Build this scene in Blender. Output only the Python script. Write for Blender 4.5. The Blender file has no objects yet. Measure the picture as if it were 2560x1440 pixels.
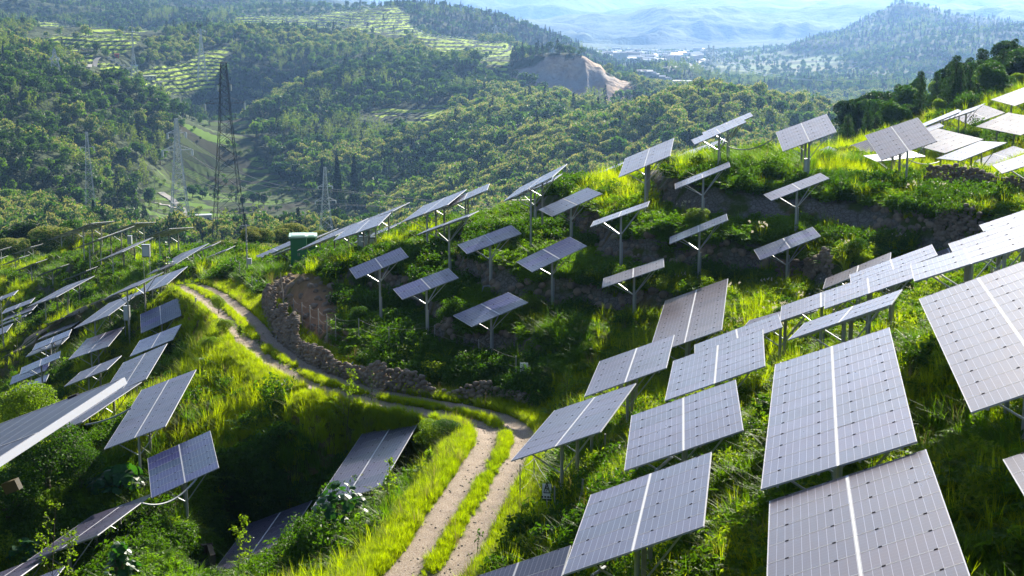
HAZE = 0.000062
TABS = [
('A',12,9.11,42.21,-9.85,11.1,21.3,-0.9,2.6),('B',12,6.92,30.11,-9.77,10.1,22.4,-1.9,2.6),('C',12,12.92,41.46,-7.73,9.8,22.7,-0.1,2.6),
('D',6,3.60,37.86,-12.23,9.0,22.9,-1.2,2.6),('E',6,5.24,45.04,-12.13,6.3,21.3,-1.4,2.6),('F',6,3.09,54.91,-14.76,15.9,22.6,1.6,2.6),
('G',6,5.26,62.46,-14.66,8.9,22.0,-0.4,2.6),('H',6,7.33,52.76,-12.28,8.6,21.8,-1.3,2.6),('I',12,9.34,75.56,-14.70,9.2,21.8,0.1,2.6),
('J',3,8.53,56.49,-12.52,6.8,22.4,-2.6,2.6),('K',3,13.44,56.49,-10.56,11.7,22.1,-0.2,2.6),('Lt',3,13.92,46.17,-7.68,12.4,20.4,-0.7,2.6),
('L2',3,18.98,51.58,-7.44,12.1,22.0,0.6,2.6),('M',3,16.72,51.92,-7.92,11.3,21.2,0.1,2.6),('N',3,20.10,59.45,-8.40,11.3,21.2,0.1,2.6),
('O',3,16.99,73.42,-13.07,14.5,25.3,-0.5,2.6),('P',3,14.95,59.18,-10.30,11.1,22.8,-1.3,2.6),('P2',3,22.23,76.60,-12.74,10.4,23.6,-0.2,2.6),
('Q',3,12.64,61.06,-12.00,11.1,21.7,0.0,2.6),('R',3,11.92,64.62,-13.45,17.2,19.8,-1.5,2.6),('S',3,11.12,48.58,-10.00,20.6,23.6,-1.3,2.6),
('U',6,18.46,97.35,-8.09,5.4,21.2,6.0,2.6),('V',6,23.68,95.12,-8.12,3.4,20.3,8.8,2.6),('Wt',3,30.82,131.37,-12.33,-7.6,17.7,10.3,2.6),
('X',3,25.91,104.84,-10.79,-4.4,5.4,1.4,2.6),('Y',6,31.66,118.18,-10.75,-17.7,16.2,2.9,2.6),('Z',5,43.58,146.33,-10.96,-6.6,19.2,4.5,2.6),
('AA',6,41.05,130.35,-10.53,-19.3,19.0,2.2,2.6),('AB',4,44.45,137.17,-8.75,-12.9,18.3,4.1,2.6),('AC',6,32.33,110.00,-11.06,-0.1,21.7,-4.4,2.6),
('AD',4,39.07,123.16,-12.71,0.2,21.6,0.0,2.6),('AE',3,28.05,83.39,-8.68,7.2,20.0,2.4,2.6),('AG',3,23.88,122.00,-12.62,0.0,22.0,0.0,2.6),
('AH',4,38.07,135.84,-10.73,11.2,24.1,-1.8,2.6),('AI',4,41.20,138.05,-10.23,29.6,21.2,5.2,2.6),('AJ',3,35.39,132.19,-11.55,6.5,22.0,0.9,2.6),
('BA',6,8.78,97.00,-9.66,8.1,23.9,5.0,2.6),('BB',3,14.11,100.47,-8.32,4.7,23.6,-0.1,2.6),('BC',3,12.75,95.01,-8.27,2.8,23.9,-0.1,2.6),
('BD',3,15.18,119.69,-11.69,7.4,19.7,2.2,2.6),('BE',8,12.53,124.45,-13.42,0.3,22.1,-2.7,2.6),('BF',4,8.66,132.79,-14.89,15.6,23.4,0.9,2.6),
('BG',3,3.14,93.15,-12.39,-14.9,22.0,0.1,2.6),('BH',2,6.18,85.12,-12.03,8.5,21.1,1.3,2.3),('BI',2,11.07,88.34,-10.23,5.6,23.2,2.1,2.3),
('BJ',2,15.66,84.63,-10.42,-3.2,20.8,2.1,2.3),('BK',3,10.35,83.65,-12.63,6.4,23.5,-1.7,2.3),('BL',3,14.71,81.53,-13.02,2.6,22.5,0.7,2.3),
('CA',2,-1.60,87.35,-13.74,-17.3,17.9,6.1,2.3),('CB',3,1.74,84.29,-14.08,-16.4,22.4,1.0,2.3),('CC',2,-8.27,90.37,-15.64,-17.8,20.4,7.5,2.3),
('CD',2,-5.15,84.35,-15.77,-19.0,17.9,6.1,2.3),('CE',3,-1.71,81.39,-16.62,-21.1,18.3,0.1,2.3),('CF',3,6.49,79.93,-14.38,5.1,19.6,-1.1,2.3),
('CG',3,-3.58,92.98,-13.68,11.8,21.1,-1.2,2.6),('BM',5,1.96,94.37,-11.11,12.2,27.5,2.9,2.6),('BN',3,1.81,99.05,-12.17,15.5,24.3,3.1,2.6),
('DA',5,-3.14,106.53,-13.76,0.9,23.2,-2.0,2.6),('DB',8,-4.77,107.41,-14.21,7.4,21.6,0.2,2.6),('DC',5,-9.37,116.00,-16.30,11.0,22.0,0.0,2.6),
('DD',6,-10.41,109.93,-16.19,3.9,19.3,0.4,2.6),('DE',8,-13.17,122.43,-18.47,13.0,22.4,1.5,2.6),('DF',8,-17.08,135.06,-21.22,13.9,22.1,0.2,2.6),
('DG',8,-22.18,139.02,-23.16,-12.2,21.6,-8.0,2.6),('DH',6,-10.59,129.62,-19.68,13.5,22.3,0.7,2.6),('EA',8,-60.48,213.49,-32.79,11.9,21.4,-2.1,2.6),
('EB',6,-51.47,189.47,-28.57,13.1,20.0,-5.6,2.6),('EC',10,-48.03,185.55,-28.66,10.8,22.1,0.4,2.6),('ED',6,-50.71,208.11,-31.47,13.5,19.4,-7.3,2.6),
('EE',10,-42.35,173.91,-27.89,10.1,21.2,2.0,2.6),('EF',6,-37.28,168.96,-26.23,13.6,19.5,-7.0,2.6),('EG',3,-72.01,219.30,-38.01,11.4,21.5,-0.7,2.3),
('EH',3,-61.72,194.26,-34.30,11.3,21.6,-0.6,2.3),('EI',3,-55.87,183.95,-33.10,11.3,21.5,-0.7,2.3),('EJ',3,-50.49,177.14,-32.22,11.0,22.0,-0.0,2.3),
('EK',10,-46.00,159.35,-30.01,6.8,19.6,1.8,2.6),('EL',4,-77.50,243.48,-40.31,11.7,21.2,-1.5,2.6),('EM',4,-83.19,244.97,-41.06,11.4,21.5,-0.9,2.6),
('EN',3,-72.99,212.78,-37.06,10.8,22.3,0.4,2.6),('EO',3,-51.53,150.75,-29.99,-9.0,19.9,-1.6,2.6),('EP',3,-53.90,163.37,-33.28,-7.7,20.4,0.3,2.6),
('EQ',3,-52.78,160.55,-33.47,-6.9,19.9,-0.4,2.6),('ER',3,-57.60,173.32,-36.99,-4.4,20.5,-2.9,2.6),('ES',3,-52.63,151.87,-33.70,-5.5,22.0,4.7,2.6),
('ET',4,-43.12,143.26,-31.46,-2.6,20.9,-3.1,2.6),('EU',3,-40.78,132.01,-29.92,-11.0,21.0,-0.8,2.6),('EV',3,-41.20,132.59,-30.65,-3.4,19.5,-0.2,2.6),
('EW',3,-38.69,121.54,-29.46,-14.7,21.3,-2.1,2.6),('EX',3,-41.69,128.02,-31.89,-13.7,20.3,-0.0,2.6),('EY',3,-40.51,124.06,-32.00,-11.5,22.0,-1.2,2.6),
('EZ',6,-33.60,122.74,-27.49,-1.7,18.6,2.9,2.6),('FA',5,-31.03,111.60,-27.40,-2.3,21.5,-1.7,2.6),('FB',6,-30.50,133.55,-24.42,5.2,20.3,4.7,2.6),
('FC',8,-34.08,131.60,-26.22,7.1,21.4,4.3,2.6),('FD',4,-28.28,119.53,-24.57,-14.0,23.0,9.9,2.6),('FE',4,-26.17,110.49,-24.73,-3.1,21.4,3.9,2.6),
('FF',8,-25.48,102.84,-24.49,-2.9,23.6,3.5,2.6),('FG',8,-23.56,87.94,-23.27,9.7,22.0,1.4,2.6),('FH',10,-19.60,84.25,-21.63,-2.6,20.8,2.7,2.6),
('FI',6,-16.83,73.88,-22.34,-14.9,21.2,1.0,2.6),('FJ',8,-18.79,70.08,-24.19,4.2,21.3,-5.5,2.6),('FK',8,-22.11,65.20,-25.29,-3.8,20.9,-11.3,2.6),
('FL',4,-20.21,60.00,-24.05,0.0,22.0,0.0,2.6),('FN',10,-5.93,73.37,-21.05,7.7,20.7,3.3,2.6),('FO',8,-11.39,71.35,-25.03,2.5,21.5,-3.5,2.6),
('FP',6,0.18,41.26,-15.99,11.3,24.1,10.4,2.4),('FQ',6,10.91,27.63,-8.09,8.6,22.0,-1.1,2.6),('EE2',4,-30.62,125.67,-23.45,18.7,21.6,6.1,2.6),
('EE3',8,-32.31,152.86,-25.44,12.2,21.2,5.5,2.6),('EE4',3,-33.98,152.92,-26.89,12.0,20.7,-1.7,2.6),('EE5',3,-32.52,160.00,-26.45,8.0,22.0,0.0,2.6),
('EE6',3,-30.65,158.00,-26.60,8.0,22.0,0.0,2.6),('EV2',3,-43.07,146.46,-30.90,12.0,20.8,-1.6,2.6),('FM',6,-3.88,9.39,-2.93,12.8,22.0,3.4,2.6),
]
import bpy, math, random
import numpy as np
from mathutils import Vector, Matrix
random.seed(7); rng = np.random.default_rng(11)
R = math.radians
SC = bpy.context.scene
COL = SC.collection
# ------------------------------------------------------------------ camera, sky, sun, exposure
FPX = 3800.0; PITCH = math.atan(735/FPX)
cd = bpy.data.cameras.new('camera'); cam = bpy.data.objects.new('camera', cd); COL.objects.link(cam)
cam.location = (0, 0, 0); cam.rotation_euler = (R(90)-PITCH, 0, 0)
cd.sensor_width = 36; cd.lens = FPX/2560*36; cd.clip_start = .5; cd.clip_end = 60000
SC.camera = cam
SUN_AZ, SUN_EL = R(20), R(24)
wd = bpy.data.worlds.new('World'); SC.world = wd; wd.use_nodes = True
nt = wd.node_tree; bg = nt.nodes['Background']
sky = nt.nodes.new('ShaderNodeTexSky'); sky.sky_type = 'NISHITA'; sky.sun_disc = False
sky.sun_elevation = SUN_EL; sky.sun_rotation = SUN_AZ; sky.air_density = 1.0; sky.dust_density = 1.5
nt.links.new(sky.outputs[0], bg.inputs[0]); bg.inputs[1].default_value = .052
sl = bpy.data.lights.new('sun', 'SUN'); sl.energy = 5.0; sl.angle = R(.5); sl.color = (1.0, .93, .78)
sun = bpy.data.objects.new('sun', sl); COL.objects.link(sun)
SDIR = Vector((math.sin(SUN_AZ)*math.cos(SUN_EL), math.cos(SUN_AZ)*math.cos(SUN_EL), math.sin(SUN_EL)))
sun.rotation_euler = SDIR.to_track_quat('Z', 'Y').to_euler(); sun.location = (60, 200, 120)
SC.view_settings.view_transform = 'Standard'; SC.view_settings.look = 'None'
SC.view_settings.exposure = 1.5; SC.view_settings.gamma = 1
SC.cycles.use_denoising = True
SC.cycles.max_bounces = 7; SC.cycles.diffuse_bounces = 2; SC.cycles.glossy_bounces = 2
SC.cycles.transmission_bounces = 4; SC.cycles.transparent_max_bounces = 6; SC.cycles.volume_bounces = 0
SC.cycles.sample_clamp_indirect = 4

# ------------------------------------------------------------------ helpers
def ray(px, py):
    x = (px-1280)/FPX; y = (720-py)/FPX
    c, s = math.cos(PITCH), math.sin(PITCH)
    v = np.array([x, c+y*s, -s+y*c]); return v/math.hypot(v[0], v[1])       # horizontal length 1
def proj(x, y, z):
    c, s = math.cos(PITCH), math.sin(PITCH)
    d = np.maximum(y*c-z*s, 1e-3); u = y*s+z*c
    return 1280+FPX*x/d, 720-FPX*u/d
def _hash(ix, iy, seed):
    h = (ix.astype(np.int64)*374761393+iy.astype(np.int64)*668265263+seed*1442695041) & 0xffffffff
    h = ((h ^ (h >> 13))*1274126177) & 0xffffffff
    return ((h ^ (h >> 16)) & 0xffffff)/float(0xffffff)
def vnoise(x, y, seed=0):
    ix = np.floor(x); iy = np.floor(y); fx = x-ix; fy = y-iy
    fx = fx*fx*fx*(fx*(fx*6-15)+10); fy = fy*fy*fy*(fy*(fy*6-15)+10)
    a = _hash(ix, iy, seed); b = _hash(ix+1, iy, seed); c = _hash(ix, iy+1, seed); d = _hash(ix+1, iy+1, seed)
    return (a+(b-a)*fx)*(1-fy)+(c+(d-c)*fx)*fy
def fbm(x, y, o=4, seed=0):
    s = 0; a = .5; t = 0
    for k in range(o):
        s = s+a*vnoise(x*2**k+17.3*k, y*2**k-9.1*k, seed+k); t += a; a *= .5
    return s/t
def ridged(x, y, o=4, seed=0):
    s = 0; a = .5; t = 0
    for k in range(o):
        s = s+a*(1-np.abs(2*vnoise(x*2**k+7.3*k, y*2**k-3.1*k, seed+k)-1)); t += a; a *= .5
    return s/t
def sstep(a, b, x):
    t = np.clip((x-a)/(b-a), 0, 1); return t*t*(3-2*t)
def inpoly(px, py, poly):
    r = np.zeros(np.shape(px), bool); n = len(poly)
    for i in range(n):
        x1, y1 = poly[i]; x2, y2 = poly[(i+1) % n]
        c = ((y1 > py) != (y2 > py)) & (px < (x2-x1)*(py-y1)/((y2-y1) or 1e-9)+x1)
        r ^= c
    return r
W = 3.32
def tab_axes(yaw, tilt, pc):
    fw = Vector((math.sin(yaw)*math.cos(pc), math.cos(yaw)*math.cos(pc), math.sin(pc)))
    r0 = Vector((math.cos(yaw), -math.sin(yaw), 0)); up = r0.cross(fw)
    u = r0*math.cos(tilt)+up*math.sin(tilt); return u, fw, u.cross(fw)
# ------------------------------------------------------------------ terrain control points
CP = []                                         # azimuth, distance, z
def fd(D): return D if D < 3000 else 3000+(D-3000)*2.1
def cpt(px, py, D):
    D = fd(D)
    r = ray(px, py)*D; CP.append((math.atan2(r[0], r[1]), D, r[2]))
def cxyz(x, y, z): CP.append((math.atan2(x, y), math.hypot(x, y), z))
for (k, n, x, y, z, ya, ti, pc, h) in TABS:
    if k in ('FM', 'FG'): continue
    u, fw, nn = tab_axes(R(ya), R(ti), R(pc))
    for v in ((n*.5,) if n < 7 else (1.5, n-1.5)):
        p = Vector((x, y, z))-fw*v
        cxyz(p.x, p.y, p.z-h)
PATH = [(1000, 1500, 46.5), (1085, 1415, 49.5), (1155, 1300, 54), (1215, 1200, 59), (1255, 1130, 63.5), (1262, 1085, 67), (1215, 1052, 70.5), (1120, 1028, 72.5),
        (1020, 1010, 74.5), (920, 990, 77), (830, 965, 80), (750, 930, 84.5), (690, 890, 89.5), (640, 850, 95.5), (600, 805, 103), (560, 768, 111), (515, 735, 121), (470, 715, 131)]
PATH2 = [(455, 712, 137), (380, 722, 142), (300, 738, 147), (230, 762, 150), (160, 795, 152), (100, 832, 153), (50, 868, 153), (-10, 905, 154), (-80, 950, 155)]
for p in PATH+PATH2: cpt(*p)
# terrace foot above the path and the hill crest
for p in [(700, 855, 93), (770, 905, 88), (860, 945, 83), (960, 975, 79.5), (1080, 993, 77), (1200, 1000, 75.5), (1330, 1018, 72.5), (1400, 1030, 70), (1500, 1020, 70)]: cpt(*p)
for p in [(690, 715, 101), (760, 680, 104), (840, 660, 104), (900, 760, 95.5), (1000, 800, 91), (1060, 850, 86)]: cpt(*p)
for p in [(1620, 452, 100), (1700, 415, 106), (1830, 385, 110), (1950, 385, 112), (2080, 392, 112), (2200, 400, 112), (1480, 470, 103), (1380, 490, 103), (1200, 535, 107), (1000, 615, 112), (880, 640, 118)]: cpt(*p)
# slope between the lower tables
for p in [(1500, 1100, 58), (1850, 1000, 54), (1830, 1300, 40), (1420, 1300, 48), (2400, 1200, 31), (2330, 900, 44), (2400, 480, 84), (2550, 520, 78), (2250, 560, 82), (2100, 600, 80),
          (1750, 900, 68), (1350, 850, 78), (1500, 900, 74), (1550, 800, 79), (1900, 740, 74)]: cpt(*p)
# gully left of the path
for p in [(760, 1080, 75.5), (650, 1000, 81), (900, 1080, 75), (1020, 1180, 64.5), (1150, 1130, 66.5), (560, 900, 92), (540, 830, 101), (700, 1180, 70), (650, 1300, 66), (520, 1400, 61),
          (900, 1330, 56), (800, 1430, 54), (400, 1300, 68), (300, 1430, 63.5), (200, 1200, 79), (60, 1100, 86), (30, 1300, 76), (620, 720, 121), (640, 680, 130), (500, 650, 146), (580, 660, 145), (700, 650, 128)]: cpt(*p)
for p in [(-1, 8, -6.2), (-6, 9, -6.4), (6, 10, -5.8), (-2, 16, -9.5), (-8, 18, -10.5), (-14, 30, -17), (0, 28, -15), (-6, 40, -19), (10, 18, -8.5), (16, 20, -6), (5, 22, -10.5),
          (25, 40, -6.5), (20, 28, -6.5), (34, 60, -8), (-3, 5, -5.2), (3, 5, -5), (-20, 50, -24), (-30, 60, -27), (-45, 90, -33), (-70, 140, -42), (-95, 200, -50), (45, 90, -8), (55, 120, -7)]: cxyz(*p)
# far side of the near ridge: falls away to a gully
for p in [(0, 660, 272), (130, 650, 252), (260, 645, 238), (380, 640, 222), (480, 640, 208), (560, 658, 182), (640, 674, 162), (740, 672, 142)]: cpt(*p)
for px, py, D in [(0, 640, 330), (260, 640, 320), (520, 640, 300), (760, 650, 260), (960, 640, 220), (1200, 600, 200), (1480, 560, 190), (1750, 520, 190), (2000, 480, 190), (1200, 560, 420), (1600, 540, 420), (2000, 500, 420), (500, 600, 520), (900, 600, 520)]: cpt(px, py+30, D)
# right shoulder of the near hill, with trees
for p in [(2150, 385, 122), (2220, 352, 135), (2130, 385, 165), (2200, 358, 172), (2300, 330, 150), (2300, 330, 180), (2400, 285, 160), (2480, 250, 165), (2560, 225, 165), (2480, 232, 205), (2560, 190, 225),
          (2400, 285, 205), (2700, 190, 200), (2850, 140, 240), (2700, 330, 120), (2700, 560, 70), (3000, 300, 100), (3300, 200, 150), (2160, 345, 205), (2300, 330, 260), (2500, 300, 330), (2750, 230, 360), (3200, 150, 300)]: cpt(*p)
# ---- valley and mid hills: per image column (y, distance) pairs
COLS = {
 -500: [(560, 700), (430, 800), (250, 1050), (90, 1500), (20, 1750), (60, 2200), (-60, 2900)],
 -200: [(565, 700), (500, 760), (430, 800), (330, 900), (250, 1050), (150, 1250), (90, 1420), (70, 1600), (90, 2100), (-20, 2900)],
 0:   [(560, 690), (500, 750), (430, 800), (330, 900), (250, 1050), (170, 1200), (110, 1350), (82, 1500), (88, 1800), (100, 2200), (40, 2700), (-40, 3300)],
 160: [(560, 700), (500, 740), (440, 800), (330, 930), (240, 1080), (170, 1250), (120, 1420), (80, 1620), (90, 1900), (96, 2300), (30, 2800), (-60, 3400)],
 320: [(575, 760), (530, 850), (490, 935), (455, 975), (340, 1040), (230, 1170), (150, 1350), (100, 1500), (76, 1650), (90, 1950), (95, 2400), (30, 2800), (-60, 3400)],
 460: [(575, 800), (540, 940), (480, 1060), (400, 1240), (350, 1380), (318, 1480), (270, 1520), (205, 1570), (135, 1660), (85, 1800), (75, 2000), (85, 2300), (20, 2700), (-50, 3300)],
 560: [(590, 820), (560, 890), (480, 1060), (400, 1240), (330, 1480), (290, 1600), (230, 1620), (170, 1650), (128, 1750), (100, 1950), (60, 2250), (32, 2500), (45, 2800), (30, 3100), (-40, 3700)],
 680: [(600, 800), (560, 880), (480, 1040), (430, 1120), (380, 1120), (320, 1200), (270, 1350), (210, 1500), (140, 1700), (105, 1800), (90, 2050), (55, 2300), (28, 2550), (40, 2900), (30, 3200), (-30, 3900)],
 820: [(610, 780), (560, 850), (500, 960), (440, 1010), (380, 1080), (310, 1200), (250, 1330), (190, 1450), (140, 1650), (110, 1850), (60, 2250), (22, 2550), (35, 3000), (25, 3400), (-10, 4200)],
 960: [(600, 760), (540, 840), (500, 900), (440, 960), (380, 1040), (310, 1160), (240, 1300), (180, 1480), (140, 1650), (100, 1950), (50, 2300), (12, 2600), (35, 3000), (40, 3600), (20, 5200), (-30, 7500)],
 1120: [(580, 720), (520, 800), (450, 860), (390, 930), (320, 1010), (250, 1130), (200, 1300), (150, 1560), (110, 1850), (60, 2300), (28, 2550), (55, 2900), (80, 3700), (50, 5200), (-30, 8000)],
 1240: [(560, 700), (500, 760), (440, 830), (380, 890), (310, 960), (262, 1050), (235, 1230), (190, 1450), (150, 1650), (110, 2000), (60, 2450), (48, 2600), (75, 2900), (110, 3700), (60, 5200), (-30, 8000)],
 1350: [(560, 680), (460, 760), (400, 840), (330, 900), (280, 960), (256, 1020), (250, 1180), (208, 1420), (172, 1440), (150, 1470), (155, 1600), (115, 2300), (80, 2500), (110, 2800), (135, 3400), (115, 3900), (50, 5200), (-30, 8000)],
 1450: [(540, 660), (440, 760), (380, 840), (320, 900), (275, 960), (262, 1020), (258, 1200), (252, 1390), (165, 1440), (148, 1460), (175, 1650), (165, 2400), (150, 3300), (133, 3700), (110, 4300), (60, 5300), (-20, 8000)],
 1550: [(520, 650), (420, 760), (350, 850), (290, 920), (258, 980), (255, 1100), (248, 1380), (215, 1430), (212, 1460), (225, 1800), (190, 2650), (150, 3300), (133, 3700), (110, 4300), (60, 5300), (-20, 8000)],
 1680: [(500, 640), (400, 740), (340, 820), (280, 880), (240, 950), (252, 1100), (262, 1500), (240, 1950), (205, 2450), (165, 3000), (135, 3650), (105, 4300), (50, 5300), (-20, 8000)],
 1780: [(480, 630), (400, 720), (350, 790), (290, 860), (250, 920), (272, 1100), (285, 1450), (245, 1950), (205, 2430), (175, 2850), (150, 3300), (100, 4300), (40, 5300), (-20, 8000)],
 1880: [(460, 620), (400, 700), (350, 780), (318, 840), (330, 1050), (310, 1400), (295, 1640), (262, 1900), (205, 2250), (190, 2330), (200, 2500), (165, 3000), (140, 3400), (90, 4300), (30, 5300), (-30, 8000)],
 2000: [(450, 600), (420, 680), (385, 800), (370, 1100), (330, 1400), (290, 1700), (240, 2000), (198, 2250), (205, 2500), (175, 2800), (150, 3100), (120, 3400), (125, 3900), (80, 4600), (30, 5500), (-30, 8000)],
 2120: [(440, 600), (420, 800), (390, 1100), (330, 1450), (280, 1750), (230, 2050), (215, 2250), (190, 2600), (140, 3000), (80, 3350), (100, 3800), (60, 4800), (20, 5600), (-40, 8000)],
 2250: [(430, 600), (420, 800), (380, 1100), (320, 1450), (270, 1750), (225, 2100), (185, 2500), (130, 2850), (70, 3100), (12, 3400), (60, 3900), (50, 4800), (10, 5600), (-40, 8000)],
 2380: [(420, 600), (400, 800), (360, 1100), (310, 1450), (265, 1750), (215, 2150), (160, 2550), (110, 2900), (75, 3150), (55, 3350), (75, 3900), (45, 4800), (10, 5600), (-20, 8000)],
 2560: [(410, 600), (380, 800), (340, 1100), (290, 1450), (240, 1750), (190, 2150), (140, 2550), (100, 2900), (78, 3200), (80, 3500), (70, 4500), (30, 5600), (8, 8000)],
 2900: [(380, 600), (300, 1100), (240, 1600), (150, 2500), (80, 3300), (60, 4500), (0, 8000)],
}
for px, lst in COLS.items():
    for py, D in lst:
        cliff = 1290 <= px <= 1600 and 1150 <= D <= 1480
        cpt(px, py+(0 if (cliff or abs(ray(px, py)[2]*D+133) < 9) else 27000/D), D)
CP.sort(key=lambda c: c[1])
cp = np.array(CP)
AZK = 1.0
P = np.stack([cp[:, 0]*AZK, np.log(cp[:, 1])], 1); T = cp[:, 2]/cp[:, 1]
def _rbf_fit():
    d = np.sqrt(((P[:, None]-P[None])**2).sum(-1)); n = len(P)
    A = np.zeros((n+3, n+3)); A[:n, :n] = d; A[:n, :n] -= np.diag(np.where(cp[:, 1] < 330, .004, .0006))
    Q = np.concatenate([np.ones((n, 1)), P], 1); A[:n, n:] = Q; A[n:, :n] = Q.T
    return np.linalg.solve(A, np.concatenate([T, np.zeros(3)]))
CF = _rbf_fit()
def base_h(az, D):
    az = np.asarray(az, float).ravel(); lD = np.log(np.asarray(D, float).ravel()); out = np.empty(len(az))
    for i in range(0, len(az), 40000):
        a = az[i:i+40000]*AZK; b = lD[i:i+40000]
        d = np.sqrt((a[:, None]-P[None, :, 0])**2+(b[:, None]-P[None, :, 1])**2+2e-5)
        out[i:i+40000] = d@CF[:-3]+CF[-3]+CF[-2]*a+CF[-1]*b
    return out*np.exp(lD)
def chain(pts, z_from_pt=True):
    o = []
    for px, py, D in pts:
        r = ray(px, py)*D; o.append((r[0], r[1], r[2]))
    o = np.array(o)
    # Catmull-Rom resample
    res = []
    for i in range(len(o)-1):
        p0 = o[max(i-1, 0)]; p1 = o[i]; p2 = o[i+1]; p3 = o[min(i+2, len(o)-1)]
        for t in np.linspace(0, 1, 12, endpoint=False):
            res.append(.5*((2*p1)+(-p0+p2)*t+(2*p0-5*p1+4*p2-p3)*t*t+(-p0+3*p1-3*p2+p3)*t**3))
    res.append(o[-1]); return np.array(res)
TFP = []
for (k, n, x, y, z, ya, ti, pc, h) in TABS:
    if k == 'FM': continue
    u, fw, nn = tab_axes(R(ya), R(ti), R(pc)); c_ = Vector((x, y, z))-fw*n*.5
    lu = math.hypot(u.x, u.y); lf = math.hypot(fw.x, fw.y)
    TFP.append((c_.x, c_.y, c_.z, u.x/lu, u.y/lu, fw.x/lf, fw.y/lf, n*.5, u.z/lu, fw.z/lf, n*.5+5))
LOS = []                                        # sight lines: the land in front of a table does not hide it
for (k, n, x, y, z, ya, ti, pc, h) in TABS:
    if k in ('FM', 'AG', 'X', 'Wt', 'BD', 'BE', 'BF', 'DH', 'DG', 'DF', 'EL', 'EM', 'EN', 'EY', 'FG') or y > 150: continue
    u, fw, nn = tab_axes(R(ya), R(ti), R(pc)); pts = []
    for v in np.linspace(0, n, 13):
        for s in (-.5, .5): pts.append(Vector((x, y, z))-fw*float(v)+u*(s*W))
    for s in np.linspace(-.5, .5, 9): pts.append(Vector((x, y, z))-fw*n+u*(float(s)*W))
    a_ = np.array([math.atan2(p.x, p.y) for p in pts]); e_ = np.array([p.z/math.hypot(p.x, p.y) for p in pts]); d_ = min(math.hypot(p.x, p.y) for p in pts)
    g_ = np.linspace(a_.min(), a_.max(), 14); w_ = (g_[1]-g_[0])*1.2; m_ = [e_[np.abs(a_-q) <= w_].min() for q in g_]
    LOS.append((a_.min(), a_.max(), g_, np.array(m_), d_-.2))
PA = chain(PATH); PB = chain(PATH2)
def path_dist(x, y):
    """distance to the dirt tracks, and the track's own height there"""
    best = np.full(len(x), 99.); hz = np.zeros(len(x)); lat = np.zeros(len(x))
    for L in (PA, PB):
        m = np.where((x > L[:, 0].min()-9) & (x < L[:, 0].max()+9) & (y > L[:, 1].min()-9) & (y < L[:, 1].max()+9))[0]
        for i0 in range(0, len(m), 20000):
            mm = m[i0:i0+20000]; X = x[mm]; Y = y[mm]
            a = L[:-1]; d = L[1:]-a; q = (d[:, :2]**2).sum(1)
            t = np.clip(((X[:, None]-a[None, :, 0])*d[None, :, 0]+(Y[:, None]-a[None, :, 1])*d[None, :, 1])/q, 0, 1)
            cx = a[None, :, 0]+t*d[None, :, 0]-X[:, None]; cy = a[None, :, 1]+t*d[None, :, 1]-Y[:, None]
            dd = np.hypot(cx, cy); j = dd.argmin(1); r = np.arange(len(mm)); dm = dd[r, j]
            better = dm < best[mm]
            hh = a[j, 2]+t[r, j]*d[j, 2]
            sg = np.sign(d[j, 0]*(-cy[r, j])-d[j, 1]*(-cx[r, j]))
            best[mm[better]] = dm[better]; hz[mm[better]] = hh[better]; lat[mm[better]] = (sg*dm)[better]
    return best, hz, lat
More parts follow.
